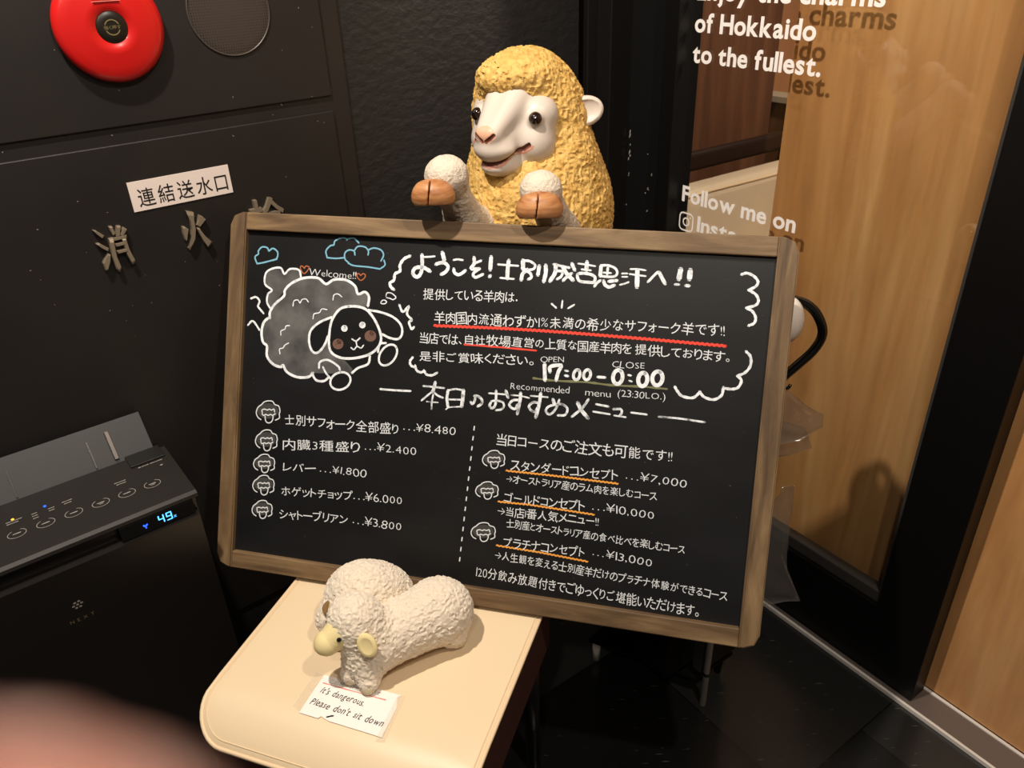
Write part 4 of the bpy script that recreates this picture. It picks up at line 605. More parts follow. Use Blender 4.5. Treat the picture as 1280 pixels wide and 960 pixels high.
# hydrant cabinet let into the left wall
cab = thing('hydrant_cabinet', 'black painted steel fire hydrant cabinet panel built into the left wall', 'cabinet', LW)
bm = bmesh.new(); bx(bm, -0.75, 0.676, 0.0, 2.1, 0.0, 0.006, 0.001); bm_obj('cabinet_frame', bm, M['steel'], cab)
bm = bmesh.new(); bx(bm, -0.72, 0.6415, 1.181, 2.05, 0.006, 0.0105, 0.0012); bm_obj('upper_panel', bm, M['steel'], cab)
dr = box('door', (-0.72, 0.6415, 0.19, 1.1555, 0.006, 0.0105), M['steel'], cab, bevel=0.0012)
random.seed(4)
rb = Ribbon()
for i in range(46):
    x = random.uniform(0.1, 0.66); y = random.uniform(0.85, 1.36); a = random.uniform(0, PI); l = random.uniform(0.0004, 0.0022)
    rb.stroke([(x, y), (x + l * math.cos(a), y + l * math.sin(a))], 0.0009, 0.0107, 0)
rb.build('paint_fleck', M['chip'], cab)['kind'] = 'stuff'

sp = thing('speaker_grille', 'round dark metal mesh speaker grille on the black panel beside the red button', 'speaker', LW @ T((0.4883, 1.3262, 0.0105)))
bm = bmesh.new(); lathe(bm, [(0.0635, 0.0), (0.0635, 0.0008), (0.055, 0.0012), (0.03, 0.0014), (0.001, 0.0015)], 64); bm_obj('mesh_disc', bm, M['mesh'], sp)
bm = bmesh.new(); lathe(bm, [(0.0635, 0.0), (0.0635, 0.002), (0.0645, 0.0025), (0.0658, 0.002), (0.0658, 0.0)], 64, cap=False); bm_obj('rim', bm, M['ring'], sp, smooth=True)

al = thing('fire_alarm_button', 'round red fire alarm button with black centre on the black cabinet panel', 'alarm button', LW @ T((0.3075, 1.3175, 0.0105)))
bm = bmesh.new(); lathe(bm, [(0.068, 0.0), (0.074, 0.004), (0.0745, 0.010), (0.0715, 0.0155), (0.0655, 0.0185), (0.054, 0.0205), (0.036, 0.0225), (0.0225, 0.0240), (0.0215, 0.0225), (0.001, 0.0225)], 72)
bm_obj('red_body', bm, M['red'], al, smooth=True)
bm = bmesh.new(); lathe(bm, [(0.0213, 0.0224), (0.0205, 0.0232), (0.012, 0.0236), (0.001, 0.0237)], 48); btn = bm_obj('push_button', bm, M['alarm_dark'], al, smooth=True)
rb = Ribbon()
for a0, a1 in ((25, 155), (205, 335)):
    rb.stroke([(0.0098 * math.cos(math.radians(a)), 0.0098 * math.sin(math.radians(a))) for a in np.linspace(a0, a1, 12)], 0.0016, 0.0241, 2)
rb.build('arc_mark', M['alarm_text'], btn)
V, F = text_mesh('強く押す', (-0.0115, -0.0022), (0.0115, -0.0022), 0.0058, z=0.0241); mesh_obj('button_lettering', V, F, M['alarm_text'], btn)
pl = box('label_plate', (-0.017, 0.017, 0.0325, 0.05, 0.0230, 0.0244), M['red'], al)
rb = Ribbon(); rb.stroke([(-0.019, 0.0335), (0.019, 0.0335)], 0.0006, 0.0248, 0); rb.stroke([(-0.006, 0.036), (0.007, 0.036)], 0.002, 0.0248, 0); rb.build('label_line', M['pink_label'], al)
V, F = text_mesh('火災報知機', (-0.012, 0.0395), (0.012, 0.0395), 0.0055, z=0.0248); mesh_obj('label_lettering', V, F, M['pink_label'], al)

sg = thing('paper_sign', 'white sign with black Japanese characters stuck on the black cabinet door', 'sign', LW @ T((0.2741, 1.0515, 0.0108)))
box('sign_plate', (0, 0.1612, 0, 0.0465, 0, 0.0012), M['sign'], sg)
V, F = text_mesh('連結送水口', (0.0105, 0.0082), (0.1545, 0.0082), 0.031, z=0.0015, offset=0.004, gap=0.2, res=3); mesh_obj('sign_lettering', V, F, M['ink'], sg)

# cast characters below the sign
def poly_letter(name, polys, label, z0=0.0, z1=0.009):
    o = thing(name, label, 'wall lettering', LW @ T((0, 0, 0.0106)), None)
    k = 0
    bm = bmesh.new()
    for p in polys:
        a = sum(p[i][0] * p[(i + 1) % len(p)][1] - p[(i + 1) % len(p)][0] * p[i][1] for i in range(len(p)))
        q = p if a > 0 else p[::-1]
        cx = sum(v[0] for v in q) / len(q); cy = sum(v[1] for v in q) / len(q)
        lo = [bm.verts.new((v[0], v[1], z0)) for v in q]; mid = [bm.verts.new((v[0], v[1], z1 * 0.75 + k * 0.0002)) for v in q]
        top = [bm.verts.new((cx + (v[0] - cx) * 0.82, cy + (v[1] - cy) * 0.82, z1 + k * 0.0002)) for v in q]
        n = len(q); k += 1
        for A, B in ((lo, mid), (mid, top)):
            for i in range(n): bm.faces.new((A[i], A[(i + 1) % n], B[(i + 1) % n], B[i]))
        bm.faces.new(top)
    bm_obj('cast_strokes', bm, M['bronze'], o)
    return o
HI = LETTER_HI
SHOU = LETTER_SHOU
poly_letter('bronze_character', SHOU, 'many-stroked cast bronze character below the left end of the white sign')
poly_letter('bronze_character', HI, 'open cast bronze character of four strokes under the right end of the white sign')
o = thing('bronze_character', 'cast bronze character half hidden behind the top left corner of the chalkboard', 'wall lettering', LW @ T((0, 0, 0.0106)))
V, F = text_mesh('栓', (0.4530, 0.9690), (0.5150, 0.9690), 0.0740, z=0.0045, extrude=0.06, offset=0.012)
V = [(v[0], v[1], 0.0045 + (v[2] - 0.0045) * 0.0740) for v in V]
mesh_obj('cast_strokes', V, F, M['bronze'], o)

# threshold and doors of the right wall
bm = bmesh.new(); bx(bm, -0.455, 1.4, 0.0, 0.009, -0.068, -0.006, 0.0006); sill = struct(bm_obj('trim_3', bm, M['alu_dark'], mw=RW))
bm = bmesh.new(); bx(bm, -0.455, 1.4, 0.0, 0.0105, -0.0065, -0.0005, 0.001); struct(bm_obj('trim_4', bm, M['alu'], mw=RW))
bm = bmesh.new(); bx(bm, 0.10, 1.4, 0.0, 0.0115, -0.0755, -0.0685, 0.001); struct(bm_obj('trim_5', bm, M['alu'], mw=RW))
dz0, dz1 = -0.066, -0.016
bm = bmesh.new()
bx(bm, -0.4545, -0.4150, 0.0095, 2.4, dz0, 0.0, 0.002)
bx(bm, 0.2300, 0.3440, 0.0095, 2.4, dz0, dz1, 0.002)
bx(bm, -0.4149, 0.2299, 0.0095, 0.190, dz0, dz1, 0.001)
bx(bm, -0.4149, 0.2299, 2.25, 2.4, dz0, dz1, 0.001)
door = bm_obj('door_1', bm, M['black_door'], mw=RW); struct(door)
bm = bmesh.new(); bx(bm, -0.4149, 0.2299, 0.190, 0.2200, -0.050, -0.0235, 0.003); bx(bm, 0.2215, 0.2299, 0.2202, 2.24, -0.05, -0.024, 0.002); bm_obj('glazing_bead', bm, M['trim_grey'], door)
box('glass_pane', (-0.4149, 0.2212, 0.2202, 2.249, -0.0395, -0.0355), M['glass'], door)
def letters(txt, p0, p1, em, off=0.027):
    return text_mesh(txt, p0, p1, em, z=-0.0350, offset=off, gap=0.05, space=0.27, res=4)
VV = []; FF = []
for t_, p0, p1, em in (('Enjoy the charms', (-0.4060, 1.2952), (-0.0070, 1.2952), 0.0475), ('of Hokkaido', (-0.4060, 1.2378), (-0.1255, 1.2378), 0.0475), ('to the fullest.', (-0.4060, 1.1813), (-0.1050, 1.1813), 0.0475),
                       ('Follow me on', (-0.4060, 0.8960), (-0.1085, 0.8960), 0.0475), ('Instagram', (-0.3560, 0.8380), (-0.118, 0.8380), 0.0475)):
    V, F = letters(t_, p0, p1, em); b = len(VV); VV += V; FF += [tuple(b + i for i in f) for f in F]
mesh_obj('vinyl_lettering', VV, FF, M['text_white'], door)
rb = Ribbon(); cx, cy = -0.3885, 0.8505
q = [(cx + (x - 0.0), cy + y) for x, y in rrect(-0.0195, 0.0195, -0.0195, 0.0195, 0.010)]; rb.stroke(q + [q[0]], 0.0034, -0.0350, 0)
rb.stroke([(cx + 0.0085 * math.cos(a), cy + 0.0085 * math.sin(a)) for a in np.linspace(0, 2 * PI, 26)], 0.0032, -0.0350, 0)
rb.stroke([(cx + 0.0112, cy + 0.0112), (cx + 0.0116, cy + 0.0114)], 0.0042, -0.0350, 0)
rb.build('camera_emblem', M['text_white'], door)

# wooden door leaf behind the glass
struct(box('door_2', (-0.197, 1.5, 0.013, 2.45, -0.118, -0.0757), M['panel_wood'], mw=RW, bevel=0.001))

# room behind the glass
struct(box('wall_back', (-1.22, -1.17, 0, 2.6, -1.31, -0.08), M['wall_wood'], mw=RW))
struct(box('wall_low', (-1.6, -0.95, 0, 0.82, -1.56, -1.50), M['wall_wood'], mw=RW))
struct(box('trim_6', (-1.6, -0.95, 0.8201, 0.842, -1.58, -1.48), M['sofa'], mw=RW))
struct(box('wall_far', (-2.1, 1.2, 0, 2.6, -3.2, -3.1), M['peach'], mw=RW))
struct(box('wall_side', (-2.2, -2.1, 0, 2.6, -3.2, -1.36), M['peach'], mw=RW))
st = thing('booth_seat', 'cream vinyl booth seat back seen through the glass beside the lettering', 'seat', RW)
bm = bmesh.new(); bx(bm, -0.755, -0.665, 0.36, 0.80, -1.25, -0.27, 0.03, 4); bm_obj('backrest', bm, M['sofa'], st, smooth=False)
bm = bmesh.new(); tube(bm, [(-0.668, 0.42, -0.278), (-0.668, 0.74, -0.278), (-0.668, 0.785, -0.315), (-0.668, 0.785, -0.7), (-0.668, 0.785, -1.2)], 0.004, 8, 5); bm_obj('piping', bm, M['piping'], st, smooth=True)
bm = bmesh.new(); bx(bm, -0.665, -0.22, 0.30, 0.44, -1.25, -0.27, 0.03, 4); bm_obj('seat_cushion', bm, M['sofa'], st)
bm = bmesh.new(); bx(bm, -0.755, -0.22, 0.0, 0.30, -1.25, -0.27, 0.004); bm_obj('plinth', bm, M['dark_wood'], st)
ch = thing('wooden_chair', 'dark stained wooden chair back behind the cream booth seat', 'chair', RW)
for z in (-0.50, -1.08):
    bm = bmesh.new(); bx(bm, -0.93, -0.895, 0.0, 0.83, z - 0.02, z + 0.02, 0.006); bm_obj('leg', bm, M['dark_wood'], ch)
    bm = bmesh.new(); bx(bm, -1.14, -1.105, 0.0, 0.44, z - 0.02, z + 0.02, 0.006); bm_obj('leg', bm, M['dark_wood'], ch)
bm = bmesh.new(); bx(bm, -0.928, -0.898, 0.765, 0.825, -1.06, -0.52, 0.012, 3); bm_obj('top_rail', bm, M['dark_wood'], ch)
bm = bmesh.new(); bx(bm, -0.926, -0.900, 0.62, 0.66, -1.06, -0.52, 0.008, 3); bm_obj('back_rail', bm, M['dark_wood'], ch)
bm = bmesh.new(); bx(bm, -1.14, -0.90, 0.41, 0.45, -1.1, -0.48, 0.01, 3); bm_obj('seat', bm, M['dark_wood'], ch)

# ------------------------------------------------------------------ chalkboard
bd = thing('chalkboard', 'large framed black chalkboard with white handwritten Japanese menu leaning on the cream stool', 'chalkboard', BD)
Wd, Hd, fw = 0.450, 0.6035, 0.029
def upright(s):
    o = [(Wd, 0.022), (Wd - 0.0065, 0.0065), (Wd - 0.022, 0.0), (Wd - fw, 0.0), (Wd - fw, Hd), (Wd - 0.022, Hd), (Wd - 0.0065, Hd - 0.0065), (Wd, Hd - 0.022)]
    bm = bmesh.new(); prism(bm, [(s * x, y) for x, y in (o if s > 0 else o[::-1])], -0.020, 0.0)
    bmesh.ops.recalc_face_normals(bm, faces=bm.faces)
    bmesh.ops.bevel(bm, geom=[e for e in bm.edges if all(abs(v.co.z) < 1e-6 for v in e.verts)], offset=0.002, segments=2, affect='EDGES')
    return bm_obj('frame_upright', bm, M['frame_wood_v'], bd)
upright(-1); upright(1)
for y0, y1 in ((0.0, fw), (Hd - fw, Hd)):
    box('frame_rail', (-Wd + fw + 0.0002, Wd - fw - 0.0002, y0, y1, -0.0202, -0.0003), M['frame_wood'], bd, bevel=0.002)
box('slate', (-Wd + fw - 0.003, Wd - fw + 0.003, fw - 0.003, Hd - fw + 0.003, -0.0170, -0.0102), M['slate'], bd)
mm = 0.001
ZC = -0.0100
def strokes(name, key, m, z=ZC, jit=0.06, sm=4):
    rb = Ribbon()
    for w, pts in CHALK[key]: rb.stroke([(x * mm, y * mm) for x, y in pts], w * mm, z, sm, jit)
    return rb.build(name, m, bd)
def fills(name, key, m, z):
    V = []; F = []
    for pts in CHALK[key]:
        P = catmull([(x * mm, y * mm) for x, y in pts] + [(pts[0][0] * mm, pts[0][1] * mm)], 3)[:-1]
        b = len(V); V += [(p[0], p[1], z) for p in P]; F.append(tuple(range(b, b + len(P))))
    return mesh_obj(name, V, F, m, bd)
def pieces(name, key, m, groups, z=ZC, jit=0.06):
    for idx in groups:
        rb = Ribbon()
        for i in idx:
            w, pts = CHALK[key][i]; rb.stroke([(x * mm, y * mm) for x, y in pts], w * mm, z, 4, jit)
        rb.build(name, m, bd)
strokes('heading_lettering', 'heading', M['chalk'])
strokes('title_lettering', 'title', M['chalk_title'])
strokes('yellow_smudge_line', 'yellow', M['chalk_yellow'], ZC - 0.00004, 0.3)
strokes('opening_hours', 'hours', M['chalk'], ZC + 0.00008)
pieces('blue_cloud', 'blue', M['chalk_blue'], ((0, 1, 2), (3, 4, 5, 6), (7, 8, 9, 10, 11)))
pieces('chalk_heart', 'hearts', M['chalk_heart'], ((0,), (1,)))
pieces('bubble_outline', 'scribble', M['chalk'], ((0,), (1, 2), (3,), (4, 5, 6), (7, 8), (9, 10, 11), (12, 13, 14, 15), (16, 17, 18)), jit=0.15)
pieces('red_underline', 'red', M['chalk_red'], ((0,), (1,)), jit=0.15)
pieces('orange_underline', 'orange', M['chalk_orange'], ((0,), (1,), (2,)), jit=0.15)
strokes('dotted_divider', 'divider', M['chalk_thin'])
fills('sheep_wool_shading', 'fill_wool', M['chalk_grey'], ZC - 0.00010)
fills('sheep_tail_shading', 'fill_tuft', M['chalk_grey'], ZC - 0.00011)
for k in ('mask_head', 'mask_earl', 'mask_earr', 'mask_footl'): fills('sheep_dark_patch', k, M['slate'], ZC - 0.00005 + 0.00001 * len(k) * 0.1)
strokes('sheep_drawing', 'sheep', M['chalk'])
pieces('sheep_blush', 'blush', M['chalk_blush'], ((0,), (1,)), ZC - 0.00002)
for ln, disc in CHALK['icons']:
    rb = Ribbon()
    for w, pts in ln: rb.stroke([(x * mm, y * mm) for x, y in pts], w * mm, ZC)
    bl = rb.build('sheep_head_bullet', M['chalk_thin'], bd)
    mesh_obj('bullet_shading', [(x * mm, y * mm, ZC - 0.0001) for x, y in disc[:-1]], [tuple(range(len(disc) - 1))[::-1]], M['chalk_iconfill'], bl)
random.seed(11)
for tx, p0, p1, em in CHALK['text']:
    lat = all(ord(c) < 128 for c in tx)
    V, F = text_mesh(tx, (p0[0] * mm, p0[1] * mm), (p1[0] * mm, p1[1] * mm), em * mm * (0.93 if not lat else 0.98), z=ZC, hand=1.0, offset=0.0, res=2, gap=0.10, thin=0.013)
    mesh_obj('handwritten_line', V, F, M['chalk_thin'], bd)
rb = Ribbon(); random.seed(5)
for i in range(90):
    x = random.uniform(-0.41, 0.41); y = random.uniform(0.035, 0.57); rb.stroke([(x, y), (x + random.uniform(0.0002, 0.0009), y + 0.0003)], random.uniform(0.0006, 0.0011), ZC, 0)
rb.build('chalk_specks', M['chalk_grey'], bd)['kind'] = 'stuff'

# ------------------------------------------------------------------ yellow sheep statue behind the board
def shift(fn, o):
    o = np.array(o); return lambda p: fn(p + o)
def near(base, amp, fn, band=0.02):
    def g(p):
        d = base(p); m = np.abs(d) < band
        if m.any(): d[m] -= amp * fn(p[m])
        return d
    return g
def project(fn, p, it=12):
    p = np.array(p, float).reshape(-1, 3)
    e = 1e-4
    for _ in range(it):
        d = fn(p); g = np.stack([fn(p + np.eye(3)[i] * e) - fn(p - np.eye(3)[i] * e) for i in range(3)], 1)
        g /= np.maximum(np.linalg.norm(g, axis=1, keepdims=True), 1e-9)
        p = p - g * d[:, None]
    return p, g

OS = np.array((0.05, 1.39, 0.0))
FA = np.array((-0.52, -0.854, 0.0)); FA /= np.linalg.norm(FA); FL = np.array((0.854, -0.52, 0.0)); FL /= np.linalg.norm(FL)
FR = np.stack([FL, FA, np.array((0, 0, 1.0))], 1)   # face frame: lateral, forward, up

def wool_base(p):
    d = sd_cone(p, (0.060, 1.420, 0.70), (0.058, 1.405, 0.98), 0.140, 0.125)
    d = smin(d, sd_cone(p, (0.058, 1.405, 0.98), (0.052, 1.418, 1.12), 0.122, 0.098), 0.05)
    d = smin(d, sd_ell(p, (0.058, 1.43, 0.68), (0.165, 0.145, 0.16)), 0.05)
    d = smin(d, sd_ell(p, (0.042, 1.405, 1.166), (0.084, 0.084, 0.083)), 0.025)
    d = smin(d, sd_ell(p, (0.024, 1.362, 1.212), (0.060, 0.050, 0.030)), 0.02)
    d = smin(d, sd_cone(p, (0.096, 1.385, 1.165), (0.106, 1.362, 1.075), 0.026, 0.040), 0.03)
    d = smin(d, sd_cone(p, (0.040, 1.335, 1.02), (0.045, 1.345, 0.90), 0.06, 0.07), 0.04)
    return d
wool = near(wool_base, 0.0075, lambda p: curls(p, 0.0075) * 0.85 + 0.15 * vnoise(p, 0.02))

def fpt(l, a, z):  # a point given in the face frame: lateral, forward of the point between the eyes, height
    return np.array((0.016, 1.341, 0.0)) + FL * l + FA * a + np.array((0, 0, z))
def face_base(p):
    d = sd_ell(p, fpt(0, -0.020, 1.150), (0.062, 0.052, 0.054), FR)
    d = smin(d, sd_cone(p, fpt(0, 0.000, 1.132), fpt(0, 0.058, 1.116), 0.047, 0.029), 0.02)
    for l in (-0.011, 0.011):
        d = smin(d, sd_cone(p, fpt(l * 1.3, 0.006, 1.180), fpt(l * 0.75, 0.074, 1.138), 0.026, 0.0145), 0.010)
    d = smin(d, sd_ell(p, fpt(0, 0.058, 1.112), (0.036, 0.027, 0.015), FR), 0.010)
    d = smin(d, sd_ell(p, fpt(0, 0.040, 1.083), (0.031, 0.036, 0.0185), FR), 0.008)
    for l in (-1, 1):
        d = smin(d, sd_ell(p, fpt(l * 0.050, -0.013, 1.156), (0.027, 0.031, 0.030), FR), 0.014)
        d = smin(d, sd_ell(p, fpt(l * 0.045, -0.004, 1.114), (0.031, 0.038, 0.036), FR), 0.016)
        d = smin(d, sd_cone(p, fpt(l * 0.040, -0.020, 1.098), fpt(l * 0.012, 0.030, 1.082), 0.031, 0.018), 0.012)
    return d
mouth, mg = project(face_base, [fpt(-0.050, 0.030, 1.116), fpt(-0.044, 0.042, 1.107), fpt(-0.032, 0.056, 1.101), fpt(-0.016, 0.068, 1.0975), fpt(0.0, 0.072, 1.0965), fpt(0.016, 0.068, 1.0975), fpt(0.032, 0.056, 1.101), fpt(0.044, 0.042, 1.107), fpt(0.050, 0.030, 1.116)])
mouth_s = np.array(catmull(mouth, 4)); mouth_s, mgs = project(face_base, mouth_s)
nost, ng = project(face_base, [fpt(-0.0165, 0.085, 1.139), fpt(-0.0045, 0.095, 1.128), fpt(0.0045, 0.095, 1.128), fpt(0.0165, 0.085, 1.139)])
eyes, eg = project(face_base, [fpt(0.062, 0.030, 1.159), fpt(-0.054, 0.030, 1.159)])
def face_fn(p):
    d = face_base(p)
    for a, b in zip(mouth_s[:-1], mouth_s[1:]): d = np.maximum(d, -sd_cone(p, a, b, 0.0036, 0.0036))
    for i, j in ((0, 1), (3, 2)): d = np.maximum(d, -sd_cone(p, nost[i], nost[j], 0.0028, 0.0022))
    for e in eyes: d = smin(d, np.linalg.norm(p - e, axis=1) - 0.0115, 0.007)
    return d
statue = thing('sheep_statue', 'mustard yellow sheep statue peeking over the top of the chalkboard with cream face', 'statue', T(Vector(OS)))
o = sdf_obj('woolly_body', shift(wool, OS), np.array((-0.14, 1.23, 0.84)) - OS, np.array((0.26, 1.58, 1.27)) - OS, 0.0021, M['yellow_wool'], statue)
sdf_obj('hindquarters', shift(near(wool_base, 0.007, lambda p: curls(p, 0.014)), OS), np.array((-0.14, 1.23, 0.48)) - OS, np.array((0.26, 1.60, 0.85)) - OS, 0.0045, M['yellow_wool'], statue)
def face_pick(c):
    c = c + OS
    out = np.zeros(len(c), dtype=int)
    nz = np.linalg.norm((c - fpt(0, 0.084, 1.139)) @ FR / np.array((0.019, 0.024, 0.0135)), axis=1)
    out[nz < 1] = 1
    dm = np.full(len(c), 9.0)
    for a, b in zip(mouth_s[:-1], mouth_s[1:]): dm = np.minimum(dm, sd_cone(c, a, b, 0, 0))
    out[(dm < 0.0085) & (c[:, 2] < np.interp((c - fpt(0, 0, 0)) @ FL, (mouth_s - fpt(0, 0, 0)) @ FL, mouth_s[:, 2]))] = 3
    out[dm < 0.0042] = 2
    for i, j in ((0, 1), (3, 2)): out[sd_cone(c, nost[i], nost[j], 0, 0) < 0.0034] = 2
    return out
face = sdf_obj('face', shift(face_fn, OS), np.array((-0.075, 1.22, 1.04)) - OS, np.array((0.105, 1.42, 1.225)) - OS, 0.0016, M['face'], statue,
               mats=[M['face'], M['nose_pink'], M['mouth'], M['lip']], pick=face_pick)
for e, g in zip(eyes, eg):
    c = e + g * 0.0030 - OS
    bm = bmesh.new(); bmesh.ops.create_uvsphere(bm, u_segments=24, v_segments=16, radius=0.0112, matrix=Matrix.Translation(Vector(c)))
    ey = bm_obj('eye', bm, M['eye'], statue, smooth=True)
    q = c + g * 0.0062
    bm = bmesh.new(); bmesh.ops.create_uvsphere(bm, u_segments=20, v_segments=12, radius=0.0058, matrix=Matrix.Translation(Vector(q)))
    bm_obj('pupil', bm, M['pupil'], ey, smooth=True)
def ear(c, ax_len, ax_nrm):
    ax_len = np.array(ax_len, float); ax_len /= np.linalg.norm(ax_len); ax_nrm = np.array(ax_nrm, float); ax_nrm -= ax_len * (ax_nrm @ ax_len); ax_nrm /= np.linalg.norm(ax_nrm)
    w = np.cross(ax_len, ax_nrm); RR = np.stack([ax_len, w, ax_nrm], 1)
    def fn(p):
        d = sd_ell(p, c, (0.034, 0.0255, 0.010), RR)
        d = np.maximum(d, -sd_ell(p, np.array(c) + ax_nrm * 0.0085 + ax_len * 0.003, (0.029, 0.0185, 0.0085), RR))
        return smin(d, sd_cone(p, np.array(c) - ax_len * 0.05, np.array(c) - ax_len * 0.022, 0.012, 0.010), 0.012)
    def pick(q):
        q = q + OS - np.array(c); l = q @ ax_len; nn = q @ ax_nrm; ww = q @ w
        return ((nn > -0.002) & (np.hypot(l / 0.030, ww / 0.0195) < 1) & (l < 0.004)).astype(int)
    return sdf_obj('ear', shift(fn, OS), np.array(c) - 0.065 - OS, np.array(c) + 0.065 - OS, 0.0016, M['face'], statue, mats=[M['face'], M['ear_in']], pick=pick)
ear((0.1395, 1.372, 1.150), (0.95, -0.10, 0.25), (-0.25, -0.95, 0.15))
ear((-0.022, 1.478, 1.145), (-0.25, 0.95, -0.15), (-0.9, -0.2, 0.1))

def foreleg(wrist, ball_r, elbow, shoulder, lobes):
    def fn(p):
        d = sd_ell(p, wrist, ball_r)
        d = smin(d, sd_cone(p, wrist, elbow, 0.024, 0.029), 0.012)
        return smin(d, sd_cone(p, elbow, shoulder, 0.029, 0.042), 0.015)
    g = near(fn, 0.002, lambda p: curls(p, 0.012))
    pts = np.array([wrist, elbow, shoulder]); lo = pts.min(0) - 0.05; hi = pts.max(0) + 0.05
    lg = sdf_obj('foreleg', shift(g, OS), lo - OS, hi - OS, 0.002, M['white_wool'], statue)
    (c1, r1), (c2, r2) = lobes
    c1 = np.array(c1); c2 = np.array(c2); mid = (c1 + c2) / 2; half = abs(c2[0] - c1[0]) / 2 + (r1[0] + r2[0]) / 2
    def hf(p):
        q = p.copy(); q[:, 0] = mid[0] + (p[:, 0] - mid[0]) * (1 + 6.0 * np.clip(p[:, 2] - mid[2], -0.02, 0.03))
        d = sd_ell(q, (mid[0], mid[1] + 0.002, mid[2] + 0.000), (half * 1.03, 0.0285, 0.0265)) * 0.85
        d = np.maximum(d, (mid[2] - 0.0165) - 0.25 * (p[:, 1] - mid[1]) - p[:, 2])
        d = np.maximum(d, p[:, 2] + 0.9 * (p[:, 1] - mid[1]) - (mid[2] + 0.0200))
        gx = mid[0] - half * 0.16
        gr = np.maximum(np.abs(p[:, 0] - gx - 0.15 * (p[:, 2] - mid[2])) - 0.0010, p[:, 1] - (mid[1] - 0.008))
        return np.maximum(d, -gr)
    P = np.array([c1, c2, wrist])
    sdf_obj('hoof', shift(hf, OS), P.min(0) - 0.04 - OS, P.max(0) + 0.04 - OS, 0.0015, M['hoof'], lg)
    return lg
foreleg((0.055, 1.166, 1.076), (0.031, 0.028, 0.027), (0.086, 1.250, 0.990), (0.110, 1.345, 0.930),
        [((0.036, 1.138, 1.059), (0.0175, 0.023, 0.020)), ((0.0665, 1.134, 1.059), (0.0205, 0.023, 0.020))])
foreleg((-0.088, 1.198, 1.095), (0.033, 0.029, 0.029), (-0.070, 1.262, 1.010), (-0.020, 1.350, 0.940),
        [((-0.1225, 1.168, 1.076), (0.0155, 0.022, 0.019)), ((-0.0945, 1.163, 1.076), (0.0205, 0.023, 0.020))])
for s in (-1, 1):
    x = 0.058 + s * 0.085
    def hl(p): return smin(sd_cone(p, (x, 1.43, 0.60), (x, 1.46, 0.28), 0.075, 0.034), sd_cone(p, (x, 1.46, 0.28), (x, 1.43, 0.05), 0.034, 0.030), 0.02)
    h = sdf_obj('hind_leg', shift(near(hl, 0.002, lambda p: curls(p, 0.014)), OS), np.array((x - 0.1, 1.33, 0.02)) - OS, np.array((x + 0.1, 1.53, 0.69)) - OS, 0.004, M['white_wool'], statue)
    def hh(p): return np.maximum(np.minimum(sd_ell(p, (x - 0.018, 1.405, 0.015), (0.021, 0.045, 0.045)), sd_ell(p, (x + 0.018, 1.405, 0.015), (0.021, 0.045, 0.045))), 0.0005 - p[:, 2])
    sdf_obj('hoof', shift(hh, OS), np.array((x - 0.06, 1.34, -0.01)) - OS, np.array((x + 0.06, 1.47, 0.08)) - OS, 0.003, M['hoof'], h)

# ------------------------------------------------------------------ cream stool
SX = Vector((0.940, -0.342, 0)).normalized(); SY = Vector((-SX.y, SX.x, 0))
SF = Vector((-0.4785, 0.7185, 0)); STM = frame((SF.x, SF.y, 0), SX, SY, UP)
SWID, SDEP, SH = 0.422, 0.43, 0.4755
ZS = 0.480
stool = thing('stool', 'square cream vinyl stool with piped edges holding up the chalkboard and plush sheep', 'stool', STM)
def roll(y): return -0.036 * max(0.0, (0.070 - y) / 0.070) ** 1.8      # the front edge of the seat rolls down
bm = bmesh.new(); rings = []
def ring(ins, dz):
    pts = rrect(ins, SWID - ins, ins, SDEP - ins, max(0.055 - ins * 0.6, 0.012), 10)
    dense = []
    for i, p in enumerate(pts):
        q = pts[(i + 1) % len(pts)]
        k = 10 if math.hypot(q[0] - p[0], q[1] - p[1]) > 0.05 else 1
        for t in range(k): dense.append((p[0] + (q[0] - p[0]) * t / k, p[1] + (q[1] - p[1]) * t / k))
    return [(x, y, SH + roll(y) + dz) for x, y in dense]
for ins, dz in ((0.0, -0.008), (0.0005, -0.004), (0.003, -0.001), (0.008, 0.0), (0.02, 0.0), (0.04, 0.0), (0.06, 0.0), (0.075, 0.0), (0.09, 0.0)):
    rings.append([bm.verts.new(p) for p in ring(ins, dz)])
n = len(rings[0])
for a, b in zip(rings[:-1], rings[1:]):
    for i in range(n): bm.faces.new((a[i], a[(i + 1) % n], b[(i + 1) % n], b[i]))
bm.faces.new(rings[-1])
bm_obj('cushion', bm, M['cream_vinyl'], stool, smooth=True)
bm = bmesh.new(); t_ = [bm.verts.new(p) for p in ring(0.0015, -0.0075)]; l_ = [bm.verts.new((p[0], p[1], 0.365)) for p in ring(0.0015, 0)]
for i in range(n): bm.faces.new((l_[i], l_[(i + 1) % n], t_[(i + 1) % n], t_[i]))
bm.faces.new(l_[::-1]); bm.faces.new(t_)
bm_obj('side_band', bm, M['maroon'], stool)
def loop(ins, dz, r, name, m):
    pts = ring(ins, dz); bm = bmesh.new(); tube(bm, pts + [pts[0]], r, 8, 0); return bm_obj(name, bm, m, stool, smooth=True)
loop(0.0008, -0.0030, 0.0032, 'piping', M['piping'])
loop(0.0075, 0.0, 0.0010, 'seam', M['piping'])
for x, y in ((0.04, 0.04), (SWID - 0.04, 0.04), (0.04, SDEP - 0.04), (SWID - 0.04, SDEP - 0.04)):
    bm = bmesh.new(); tube(bm, [(x, y, 0.0), (x, y, 0.3645)], [0.013, 0.017], 14, 0); bm_obj('leg', bm, M['black'], stool, smooth=True)

